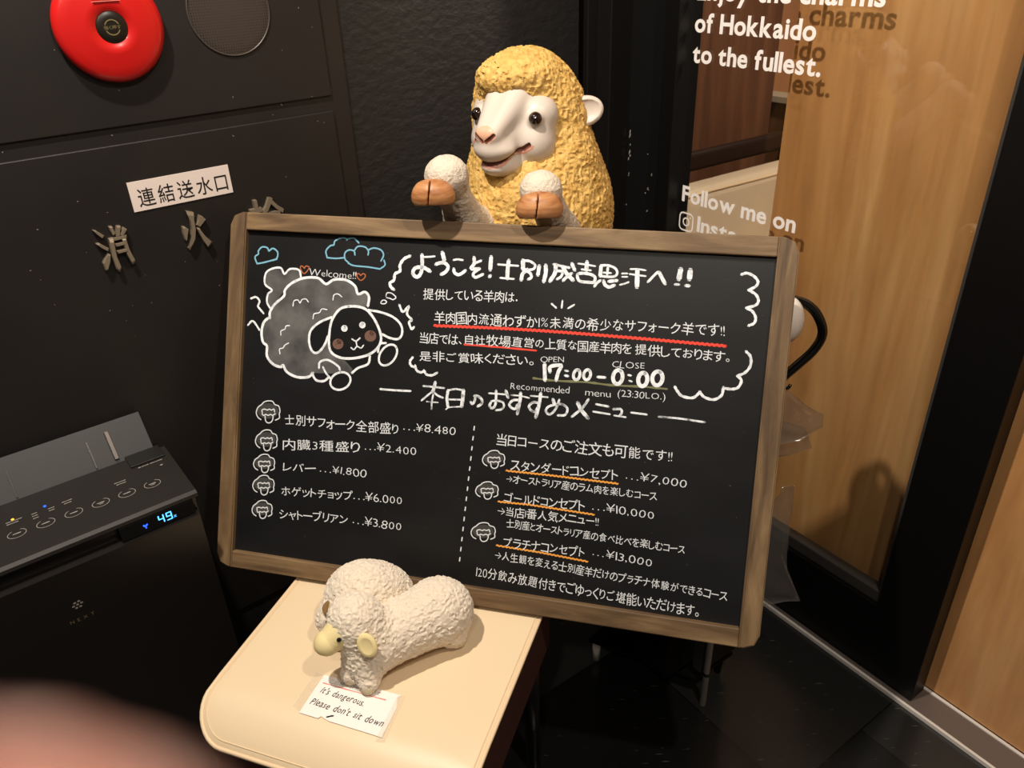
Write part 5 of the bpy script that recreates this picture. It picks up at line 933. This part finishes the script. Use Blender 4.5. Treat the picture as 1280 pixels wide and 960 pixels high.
# note taped to the seat
NM = frame((-0.2440, 0.7370, SH + 0.0006), Vector((0.953, -0.302, 0)).normalized(), Vector((0.302, 0.953, 0)).normalized(), UP)
note = thing('paper_note', 'handwritten white paper note taped to the cream stool under the plush sheep', 'note', NM)
out_ = [(-0.0640, -0.0335), (-0.034, -0.0350), (-0.031, -0.0310), (-0.018, -0.0350), (0.052, -0.0385), (0.0650, -0.0395), (0.0655, 0.010), (0.060, 0.0245), (0.0635, 0.0300), (0.002, 0.0318), (-0.0610, 0.0340), (-0.0630, 0.0)]
bm = bmesh.new(); prism(bm, out_, 0.0, 0.0004); bm_obj('paper_sheet', bm, M['paper'], note)
bm = bmesh.new(); prism(bm, [(-0.078, -0.026), (-0.0645, -0.031), (-0.0625, 0.034), (-0.076, 0.035)], 0.0, 0.0003); bm_obj('tape', bm, M['tape'], note)
bm = bmesh.new(); prism(bm, [(0.058, -0.046), (0.071, -0.044), (0.070, 0.030), (0.0585, 0.029)], 0.0005, 0.0008); bm_obj('tape', bm, M['tape'], note)
random.seed(31)
V, F = text_mesh("It's dangerous.", (-0.0525, 0.0045), (0.0180, -0.0010), 0.0155, z=0.0006, hand=0.8, shear=0.18, space=0.45, offset=0.006); mesh_obj('handwriting', V, F, M['ink'], note)
V, F = text_mesh("Please don't sit down", (-0.0575, -0.0165), (0.0575, -0.0245), 0.0155, z=0.0006, hand=0.8, shear=0.18, space=0.5, offset=0.006); mesh_obj('handwriting', V, F, M['ink'], note)
rb = Ribbon(); rb.stroke([(-0.0555, 0.0205), (-0.02, 0.019), (0.045, 0.0170)], 0.0016, 0.0006, 3, 0.3); rb.build('pink_line', M['pink_ink'], note)
V, F = text_mesh("この椅子に座らないで", (-0.047, 0.0225), (0.035, 0.0210), 0.0085, z=0.0006, hand=0.6); mesh_obj('faint_handwriting', V, F, M['grey_ink'], note)
rb = Ribbon(); rb.stroke([(-0.0225, -0.0300), (-0.0170, -0.0268), (-0.0150, -0.0262)], 0.0026, 0.0006, 3); rb.build('ink_blot', M['ink'], note)

# plush sheep on the stool
def plush(org, fur, flo, fhi, label, muzzle, ears, eyes_, feet, h=0.0012):
    O = np.array(org); t = thing('plush_sheep', label, 'plush toy', T(Vector(O) + Vector((0, 0, SH - ZS))))
    sdf_obj('fleece', shift(near(fur, 0.0055, lambda p: curls(p, 0.0062) * 0.62 + 0.38 * vnoise(p, 0.0027), 0.012), O), np.array(flo) - O, np.array(fhi) - O, h, M['plush'], t)
    if muzzle:
        fn, lo, hi = muzzle; sdf_obj('muzzle', shift(fn, O), np.array(lo) - O, np.array(hi) - O, 0.0012, M['plush_face'], t)
    for c, al, an, m in ears:
        al = np.array(al, float); al /= np.linalg.norm(al); an = np.array(an, float); an -= al * (an @ al); an /= np.linalg.norm(an); w = np.cross(al, an); RR = np.stack([al, w, an], 1)
        def ef(p, c=c, RR=RR, an=an): return np.maximum(sd_ell(p, c, (0.0185, 0.0140, 0.0048), RR), -sd_ell(p, np.array(c) + an * 0.0066, (0.0175, 0.0125, 0.0045), RR))
        sdf_obj('ear', shift(ef, O), np.array(c) - 0.022 - O, np.array(c) + 0.022 - O, 0.0009, M[m], t)
    for e in eyes_:
        bm = bmesh.new(); bmesh.ops.create_uvsphere(bm, u_segments=16, v_segments=10, radius=0.0036, matrix=Matrix.Translation(Vector(np.array(e) - O))); bm_obj('eye', bm, M['bead'], t, smooth=True)
    for a, b, ra, rb_, m in feet:
        def ff(p, a=a, b=b, ra=ra, rb_=rb_): return np.maximum(sd_cone(p, a, b, ra, rb_), ZS + 0.0008 - p[:, 2])
        P = np.array([a, b]); sdf_obj('foot', shift(ff, O), P.min(0) - 0.03 - O, P.max(0) + 0.03 - O, 0.0012, M[m], t)
    return t
def fur1(p):
    d = sd_cone(p, (-0.205, 0.806, 0.532), (-0.128, 0.852, 0.533), 0.040, 0.044)
    d = smin(d, sd_ell(p, (-0.120, 0.856, 0.534), (0.044, 0.040, 0.044)), 0.02)
    d = smin(d, sd_ell(p, (-0.237, 0.803, 0.578), (0.036, 0.034, 0.034)), 0.018)
    d = smin(d, sd_cone(p, (-0.228, 0.800, 0.555), (-0.226, 0.787, 0.520), 0.032, 0.029), 0.02)
    d = smin(d, sd_cone(p, (-0.222, 0.787, 0.520), (-0.221, 0.762, 0.497), 0.020, 0.0135), 0.01)
    d = smin(d, sd_cone(p, (-0.240, 0.797, 0.520), (-0.248, 0.777, 0.497), 0.018, 0.0125), 0.01)
    d = smin(d, sd_cone(p, (-0.118, 0.846, 0.510), (-0.101, 0.836, 0.498), 0.022, 0.0145), 0.012)
    d = smin(d, sd_cone(p, (-0.128, 0.880, 0.510), (-0.108, 0.885, 0.498), 0.020, 0.0145), 0.012)
    return np.maximum(d, ZS + 0.0008 - p[:, 2])
def muz1(p): return smin(sd_cone(p, (-0.246, 0.793, 0.572), (-0.272, 0.777, 0.562), 0.0285, 0.0175), sd_ell(p, (-0.275, 0.775, 0.558), (0.016, 0.015, 0.013)), 0.01)
plush((-0.19, 0.81, ZS), fur1, (-0.30, 0.73, 0.475), (-0.06, 0.92, 0.63), 'cream plush sheep with pale yellow muzzle standing with front feet on the note',
      (muz1, (-0.31, 0.74, 0.53), (-0.215, 0.83, 0.61)),
      [((-0.2140, 0.7600, 0.5690), (0.30, -0.35, -0.85), (-0.12, -0.82, 0.55), 'plush_face'), ((-0.272, 0.822, 0.570), (-0.45, 0.30, -0.85), (-0.8, -0.5, 0.2), 'plush_face')],
      [tuple(q) for q in project(muz1, [(-0.2525, 0.7620, 0.5770), (-0.2790, 0.8010, 0.5790)])[0]],
      [((-0.2215, 0.7560, 0.4915), (-0.2205, 0.762, 0.495), 0.0120, 0.0128, 'plush_foot'), ((-0.2490, 0.7725, 0.4915), (-0.2480, 0.777, 0.495), 0.0112, 0.0118, 'plush_foot'), ((-0.0965, 0.8335, 0.4925), (-0.101, 0.836, 0.496), 0.0118, 0.0132, 'plush_foot')])
def fur2(p):
    d = sd_ell(p, (-0.238, 0.880, 0.545), (0.058, 0.048, 0.054))
    d = smin(d, sd_ell(p, (-0.214, 0.898, 0.528), (0.046, 0.036, 0.045)), 0.02)
    d = smin(d, sd_ell(p, (-0.284, 0.850, 0.530), (0.022, 0.022, 0.026)), 0.012)
    return np.maximum(d, ZS + 0.0008 - p[:, 2])
def muz2(p): return sd_cone(p, (-0.292, 0.842, 0.528), (-0.306, 0.828, 0.516), 0.015, 0.010)
plush((-0.235, 0.88, ZS), fur2, (-0.33, 0.80, 0.475), (-0.14, 0.95, 0.62), 'round fluffy plush sheep with brown ear behind the other plush sheep',
      None, [((-0.2775, 0.8460, 0.5560), (-0.6, -0.5, 0.2), (0.1, -0.5, 0.8), 'plush_brown')], [], [])

# ------------------------------------------------------------------ air purifier
PF = frame((-0.5108, 0.9977, 0), dL, -nL, UP)
pur = thing('air_purifier', 'dark brown air purifier showing 49 on a blue display in front of the cabinet', 'air purifier', PF)
def xprism(name, prof, x0, x1, m, bev=0.0, parent=None):
    bm = bmesh.new(); a = [bm.verts.new((x0, y, z)) for y, z in prof]; b = [bm.verts.new((x1, y, z)) for y, z in prof]; k = len(prof)
    for i in range(k): bm.faces.new((a[i], a[(i + 1) % k], b[(i + 1) % k], b[i]))
    bm.faces.new(a[::-1]); bm.faces.new(b); bmesh.ops.recalc_face_normals(bm, faces=bm.faces)
    if bev: bmesh.ops.bevel(bm, geom=[e for e in bm.edges if abs(e.verts[0].co.x - e.verts[1].co.x) < 1e-6 and e.verts[0].co.x == x1], offset=bev, segments=3, affect='EDGES')
    return bm_obj(name, bm, m, parent or pur)
xprism('front_panel', [(0.0, 0.012), (0.0, 0.618), (0.004, 0.6255), (0.0155, 0.6262), (0.0155, 0.012)], -0.400, -0.001, M['purifier'], 0.004)
xprism('housing', [(0.016, 0.0), (0.016, 0.6515), (0.150, 0.655), (0.217, 0.642), (0.217, 0.0)], -0.400, 0.002, M['purifier'], 0.008)
xprism('control_panel', [(-0.002, 0.6535), (-0.001, 0.6590), (0.006, 0.6618), (0.160, 0.6668), (0.162, 0.6560), (0.0162, 0.6520), (0.0, 0.6520)], -0.400, 0.004, M['purifier_panel'], 0.005)
fl = xprism('louver_flap', [(0.163, 0.6640), (0.168, 0.6640), (0.210, 0.7190), (0.206, 0.7220)], -0.400, -0.0125, M['purifier_flap'], 0.002)
for xx in (-0.355, -0.222, -0.104):
    bm = bmesh.new(); bx(bm, xx - 0.0012, xx + 0.0012, 0.0, 0.046, -0.0005, 0.0035)
    mw = T((0, 0.1655, 0.6672)) @ Matrix.Rotation(math.atan2(0.055, 0.041), 4, 'X')
    bm_obj('louver_rib', bm, M['black'], fl, mw)
bm = bmesh.new(); bx(bm, -0.0745, -0.0675, 0.002, 0.052, 0.0, 0.0055, 0.0008); bm_obj('silver_tab', bm, M['ring'], fl, T((0, 0.1655, 0.6678)) @ Matrix.Rotation(math.atan2(0.055, 0.041), 4, 'X'))
box('corner_cover', (-0.060, -0.004, 0.128, 0.168, 0.6664, 0.6690), M['purifier_flap'], pur, bevel=0.001)
def deckz(y): return 0.6618 + (y - 0.006) * 0.005 / 0.154 + 0.0003
for i in range(6):
    x = -0.239 + i * 0.0388; y = 0.0705 - i * 0.0013
    bm = bmesh.new(); rb = Ribbon(); rb.stroke([(x + 0.0125 * math.cos(a), y + 0.0105 * math.sin(a)) for a in np.linspace(0, 2 * PI, 24)], 0.0009, deckz(y), 0, 0)
    rb.stroke([(x - 0.005, y + 0.0006), (x + 0.005, y + 0.0006)], 0.0022, deckz(y), 0, 0.2)
    if i in (3, 5): rb.stroke([(x - 0.003, y - 0.0030), (x + 0.003, y - 0.0030)], 0.0012, deckz(y), 0, 0.2)
    rb.build('button_mark', M['purifier_mark'], pur)
rb = Ribbon()
for x0, x1, y in ((-0.2475, -0.2265, 0.1065), (-0.2475, -0.232, 0.101), (-0.213, -0.206, 0.105), (-0.213, -0.206, 0.0985), (-0.213, -0.206, 0.092), (-0.190, -0.182, 0.103), (-0.190, -0.183, 0.097), (-0.170, -0.156, 0.106), (-0.168, -0.158, 0.100), (-0.093, -0.076, 0.103), (-0.091, -0.077, 0.097), (-0.045, -0.034, 0.1225), (-0.031, -0.012, 0.1225)):
    rb.stroke([(x0, y), (x1, y)], 0.0016, deckz(y), 0, 0.3); rb.build('printed_caption', M['purifier_mark'], pur); rb = Ribbon()
rb.stroke([(-0.0495, 0.1225), (-0.047, 0.1225)], 0.003, deckz(0.1225), 0)
rb.stroke([(-0.019, 0.107), (-0.016, 0.107)], 0.003, deckz(0.107), 0)
rb.build('printed_mark', M['purifier_mark'], pur)
for nm, x, y, m in (('amber_light', -0.238, 0.1105, 'led_amber'), ('blue_light', -0.193, 0.1135, 'led_blue')):
    bm = bmesh.new(); lathe(bm, [(0.0022, 0.0), (0.0020, 0.0006), (0.0002, 0.0008)], 16); bm_obj(nm, bm, M[m], pur, T((x, y, deckz(y))), smooth=True)
dsp = box('display_window', (-0.118, -0.006, -0.0022, 0.0162, 0.6258, 0.6518), M['black_matt'], pur, bevel=0.001)
FM = T((0, -0.00225, 0)) @ Matrix(((1, 0, 0, 0), (0, 0, -1, 0), (0, 1, 0, 0), (0, 0, 0, 1)))
rb = Ribbon()
def seg7(x, y, w, h, on):
    S_ = {'a': ((0, h), (w, h)), 'b': ((w, h), (w, h / 2)), 'c': ((w, h / 2), (w, 0)), 'd': ((0, 0), (w, 0)), 'e': ((0, 0), (0, h / 2)), 'f': ((0, h / 2), (0, h)), 'g': ((0, h / 2), (w, h / 2))}
    for k in on:
        (ax, ay), (bx_, by) = S_[k]; rb.stroke([(x + ax * 0.94 + w * 0.03, y + ay * 0.96 + h * 0.02), (x + bx_ * 0.94 + w * 0.03, y + by * 0.96 + h * 0.02)], 0.0019, 0, 0, 0)
seg7(-0.0610, 0.6325, 0.0075, 0.0135, 'fgbc'); seg7(-0.0490, 0.6325, 0.0075, 0.0135, 'abcdfg')
rb.stroke([(-0.0385, 0.6330), (-0.0355, 0.6365)], 0.0009, 0, 0); rb.stroke([(-0.0382, 0.6364), (-0.0380, 0.6364)], 0.0012, 0, 0); rb.stroke([(-0.0360, 0.6332), (-0.0358, 0.6332)], 0.0012, 0, 0)
rb.build('digits', M['led_cyan'], dsp, FM)
rb = Ribbon(); rb.stroke([(-0.0835, 0.6400), (-0.0813, 0.6372), (-0.0790, 0.6400)], 0.0030, 0, 0); rb.stroke([(-0.0813, 0.6345), (-0.0812, 0.6345)], 0.0024, 0, 0); rb.build('blue_droplet', M['led_blue'], dsp, FM)
FM2 = T((0, -0.0003, 0)) @ Matrix(((1, 0, 0, 0), (0, 0, -1, 0), (0, 1, 0, 0), (0, 0, 0, 1)))
rb = Ribbon()
for i, (dx, dy) in enumerate(((0, 0), (1, 0.1), (-1, -0.1), (0.5, 0.9), (-0.5, 0.8), (0.5, -0.9), (-0.5, -0.9))):
    rb.stroke([(-0.2035 + dx * 0.0058, 0.5510 + dy * 0.0058), (-0.2033 + dx * 0.0058, 0.5510 + dy * 0.0058)], 0.0040, 0, 0)
rb.build('cluster_emblem', M['purifier_mark'], pur, FM2)
V, F = text_mesh('NEXT', (-0.2215, 0.5205), (-0.1870, 0.5205), 0.0085, z=0, gap=0.55); mesh_obj('gold_lettering', V, F, M['gold_mark'], pur, FM2)

# ------------------------------------------------------------------ umbrella bag stand
us = thing('umbrella_bag_stand', 'umbrella bag stand with white knob and black loop handle half behind the chalkboard', 'stand', T((0.374, 1.081, 0)))
SB = frame((0, 0, 0), -D, UP, N)     # x along the wall away from the viewer's right, y up, z towards the glass
SBm = Matrix((( -D.x, N.x, 0, 0), (-D.y, N.y, 0, 0), (0, 0, 1, 0), (0, 0, 0, 1)))   # x along, y towards the glass, z up
box('body', (0.035, 0.255, -0.085, 0.105, 0.100, 0.66), M['black_matt'], us, SBm, bevel=0.004)
box('perforated_panel', (0.012, 0.0345, -0.004, 0.100, 0.085, 0.62), M['perforated'], us, SBm, bevel=0.001)
bm = bmesh.new(); prism(bm, [(0.022, -0.004), (0.236, -0.113), (0.27, 0.11), (0.022, 0.11)], 0.052, 0.060); bm_obj('base_plate', bm, M['black_matt'], us, SBm)
for x, y in ((0.2243, -0.100), (0.245, 0.09), (0.04, 0.09)):
    bm = bmesh.new(); tube(bm, [(x, y, 0.0), (x, y, 0.0515)], [0.0075, 0.0095], 14, 0); bm_obj('foot', bm, M['white_plastic'] if y < 0 else M['black_matt'], us, SBm, smooth=True)
bm = bmesh.new(); tube(bm, [(0, 0, 0.0), (0, 0, 0.835)], 0.0062, 14, 0); bm_obj('pole', bm, M['white_plastic'], us, smooth=True)
bm = bmesh.new(); tube(bm, [(0, 0, 0.088), (0, 0, 0.097)], 0.0068, 14, 0); bm_obj('collar', bm, M['black_tube'], us, smooth=True)
bm = bmesh.new(); bmesh.ops.create_uvsphere(bm, u_segments=32, v_segments=20, radius=1.0, matrix=T((0.0690, 0.045, 0.862)) @ Matrix.Diagonal((0.028, 0.028, 0.0405, 1))); bm_obj('knob', bm, M['white_plastic'], us, smooth=True)
bm = bmesh.new(); tube(bm, [(0.0, 0.0, 0.835), (0.03, 0.02, 0.850), (0.0690, 0.045, 0.855)], 0.006, 12, 4); bm_obj('bracket', bm, M['black_tube'], us, smooth=True)
def wy(p, y, d=0.0): return p
hp = [(0.075, 0.052, 0.895), (0.098, 0.048, 0.888), (0.1145, 0.042, 0.874), (0.1270, 0.039, 0.850), (0.1285, 0.039, 0.829), (0.1180, 0.039, 0.806), (0.098, 0.039, 0.783), (0.074, 0.039, 0.757), (0.040, 0.030, 0.725), (0.0, 0.006, 0.700)]
bm = bmesh.new(); tube(bm, hp, 0.0078, 14, 5); bm_obj('loop_handle', bm, M['black_tube'], us, smooth=True)
bm = bmesh.new(); tube(bm, [(0.078, 0.045, 0.738), (0.090, 0.045, 0.735), (0.0935, 0.045, 0.742)], 0.003, 10, 3); bm_obj('hook', bm, M['black_tube'], us, smooth=True)
def bag(label, pts, depth, mw):
    """thin crumpled bag: two films joined round the edge"""
    bm = bmesh.new(); pts = [np.array(p) for p in pts]; n = len(pts)
    c = sum(pts) / n; front = []; back = []
    K = 6
    for k in range(K + 1):
        t = k / K
        ra = []; rb_ = []
        for i in range(n * 4):
            a = pts[i // 4]; b = pts[(i // 4 + 1) % n]; q = a + (b - a) * ((i % 4) / 4)
            p = c + (q - c) * t
            w = depth * (1 - t) ** 0.7 + 0.0004; f = 0.006 * math.sin(14 * t + i * 0.55) * (t if t < 0.99 else 0.6)
            ra.append(bm.verts.new((p[0], p[1] + f - w, p[2]))); rb_.append(bm.verts.new((p[0], p[1] + f + w, p[2])))
        front.append(ra); back.append(rb_)
    m = n * 4
    for g, fl_ in ((front, 1), (back, 0)):
        for k in range(K):
            for i in range(m):
                q = (g[k][i], g[k][(i + 1) % m], g[k + 1][(i + 1) % m], g[k + 1][i])
                bm.faces.new(q if fl_ else q[::-1])
    for i in range(m): bm.faces.new((front[K][i], back[K][i], back[K][(i + 1) % m], front[K][(i + 1) % m]))
    o = bm_obj('plastic_bag', bm, M['film'], None, mw, smooth=True)
    return tag(o, label, 'plastic bag', 'umbrella bags on the stand')
bag('clear plastic umbrella bag fanning out just below the black loop handle', [(0.46, 0, 0.735), (0.500, 0, 0.700), (0.535, 0, 0.678), (0.540, 0, 0.650), (0.500, 0, 0.625), (0.44, 0, 0.62), (0.43, 0, 0.70)], 0.008, T((0, 1.13, 0)))
bag('small clear plastic umbrella bag showing its tip right under the fanned bag', [(0.46, 0, 0.66), (0.515, 0, 0.640), (0.534, 0, 0.596), (0.49, 0, 0.576), (0.43, 0, 0.570), (0.43, 0, 0.65)], 0.006, T((0, 1.148, 0)))
bag('long clear plastic umbrella bag hanging low near the metal threshold', [(0.49, 0, 0.512), (0.511, 0, 0.520), (0.516, 0, 0.43), (0.521, 0, 0.36), (0.528, 0, 0.30), (0.566, 0, 0.226), (0.53, 0, 0.222), (0.47, 0, 0.215), (0.46, 0, 0.36), (0.47, 0, 0.47)], 0.010, T((0, 1.14, 0)))

# ------------------------------------------------------------------ the photographer's left hand, one fingertip reaching in front of the lens
CW = frame((0, 0, 1.4), (0.9993, -0.0189, -0.0335), (0.0385, 0.4917, 0.8699), (0.0, -0.8706, 0.4920))   # the phone as it was held
hand = thing('hand', "person's hand with a fingertip reaching in close at the bottom left corner, out of focus", 'hand', CW @ T((-0.11, -0.075, 0.02)))
HO = Vector((-0.11, -0.075, 0.02))
def limb(p, pts, rads, k=0.006):
    d = None
    for a, b, ra, rb_ in zip(pts[:-1], pts[1:], rads[:-1], rads[1:]):
        q = sd_cone(p, a, b, ra, rb_); d = q if d is None else smin(d, q, k)
    return d
INDEX = [(-0.088, -0.052, 0.010), (-0.062, -0.0300, -0.006), (-0.037, -0.0180, -0.0130), (-0.0120, -0.0146, -0.0130)]
def hand_fn(p):
    d = limb(p, INDEX, [0.0105, 0.0090, 0.0082, 0.0070])
    d = np.minimum(d, limb(p, [(-0.090, -0.072, 0.012), (-0.060, -0.066, -0.004), (-0.040, -0.066, 0.012), (-0.046, -0.070, 0.030)], [0.0108, 0.0092, 0.0084, 0.0074]))
    d = np.minimum(d, limb(p, [(-0.094, -0.092, 0.016), (-0.066, -0.088, 0.002), (-0.046, -0.088, 0.016), (-0.052, -0.091, 0.033)], [0.0102, 0.0088, 0.0080, 0.0071]))
    d = np.minimum(d, limb(p, [(-0.102, -0.110, 0.022), (-0.080, -0.107, 0.010), (-0.063, -0.107, 0.021), (-0.067, -0.109, 0.036)], [0.0092, 0.0076, 0.0070, 0.0062]))
    palm = smin(sd_cone(p, (-0.095, -0.058, 0.014), (-0.128, -0.092, 0.036), 0.014, 0.020), sd_cone(p, (-0.106, -0.104, 0.024), (-0.134, -0.108, 0.040), 0.013, 0.019), 0.02)
    palm = smin(palm, sd_cone(p, (-0.099, -0.080, 0.017), (-0.132, -0.100, 0.038), 0.014, 0.020), 0.02)
    d = smin(d, palm, 0.008)
    d = smin(d, limb(p, [(-0.124, -0.078, 0.044), (-0.102, -0.056, 0.058), (-0.074, -0.040, 0.060), (-0.052, -0.032, 0.054)], [0.017, 0.0125, 0.0105, 0.0085]), 0.008)
    d = smin(d, limb(p, [(-0.134, -0.102, 0.040), (-0.158, -0.140, 0.062), (-0.200, -0.220, 0.110)], [0.024, 0.025, 0.034], 0.02), 0.014)
    return d
Hn = np.array(HO)
sdf_obj('palm_and_fingers', lambda p: hand_fn(p + Hn), np.array((-0.245, -0.27, -0.04)) - Hn, np.array((0.012, 0.005, 0.16)) - Hn, 0.002, M['skin'], hand)
def nail(c, n_, u, w=0.0058, l=0.0075):
    n_ = np.array(n_, float); n_ /= np.linalg.norm(n_); u = np.array(u, float); u -= n_ * (u @ n_); u /= np.linalg.norm(u); v = np.cross(n_, u); RR = np.stack([u, v, n_], 1)
    c = np.array(c, float)
    sdf_obj('fingernail', lambda p: sd_ell(p + Hn, c, (l, w, 0.0012), RR), c - 0.012 - Hn, c + 0.012 - Hn, 0.0008, M['nail'], hand)
nail((-0.0136, -0.0147, -0.0197), (0, 0, -1), (1, 0.2, 0))
nail((-0.0500, -0.0265, 0.0600), (0.2, 0.5, 0.9), (1, 0.4, -0.2))

PM = CW @ T((-0.02, -0.045, 0.0045))
ph = thing('unseen_phone', 'unseen phone added behind the hand to shade the blurred fingertip', 'phone', PM)  # phone added out of view; it blocks the light from behind the fingertip
def slab(name, x0, x1, y0, y1, r, z0, z1, m):
    bm = bmesh.new(); prism(bm, rrect(x0, x1, y0, y1, r, 8), z0, z1); bmesh.ops.recalc_face_normals(bm, faces=bm.faces)
    return bm_obj(name, bm, m, ph)
slab('case', -0.036, 0.126, -0.012, 0.060, 0.010, -0.0032, 0.0042, M['black'])
slab('screen', -0.034, 0.124, -0.010, 0.058, 0.009, 0.0043, 0.0047, M['black_tube'])
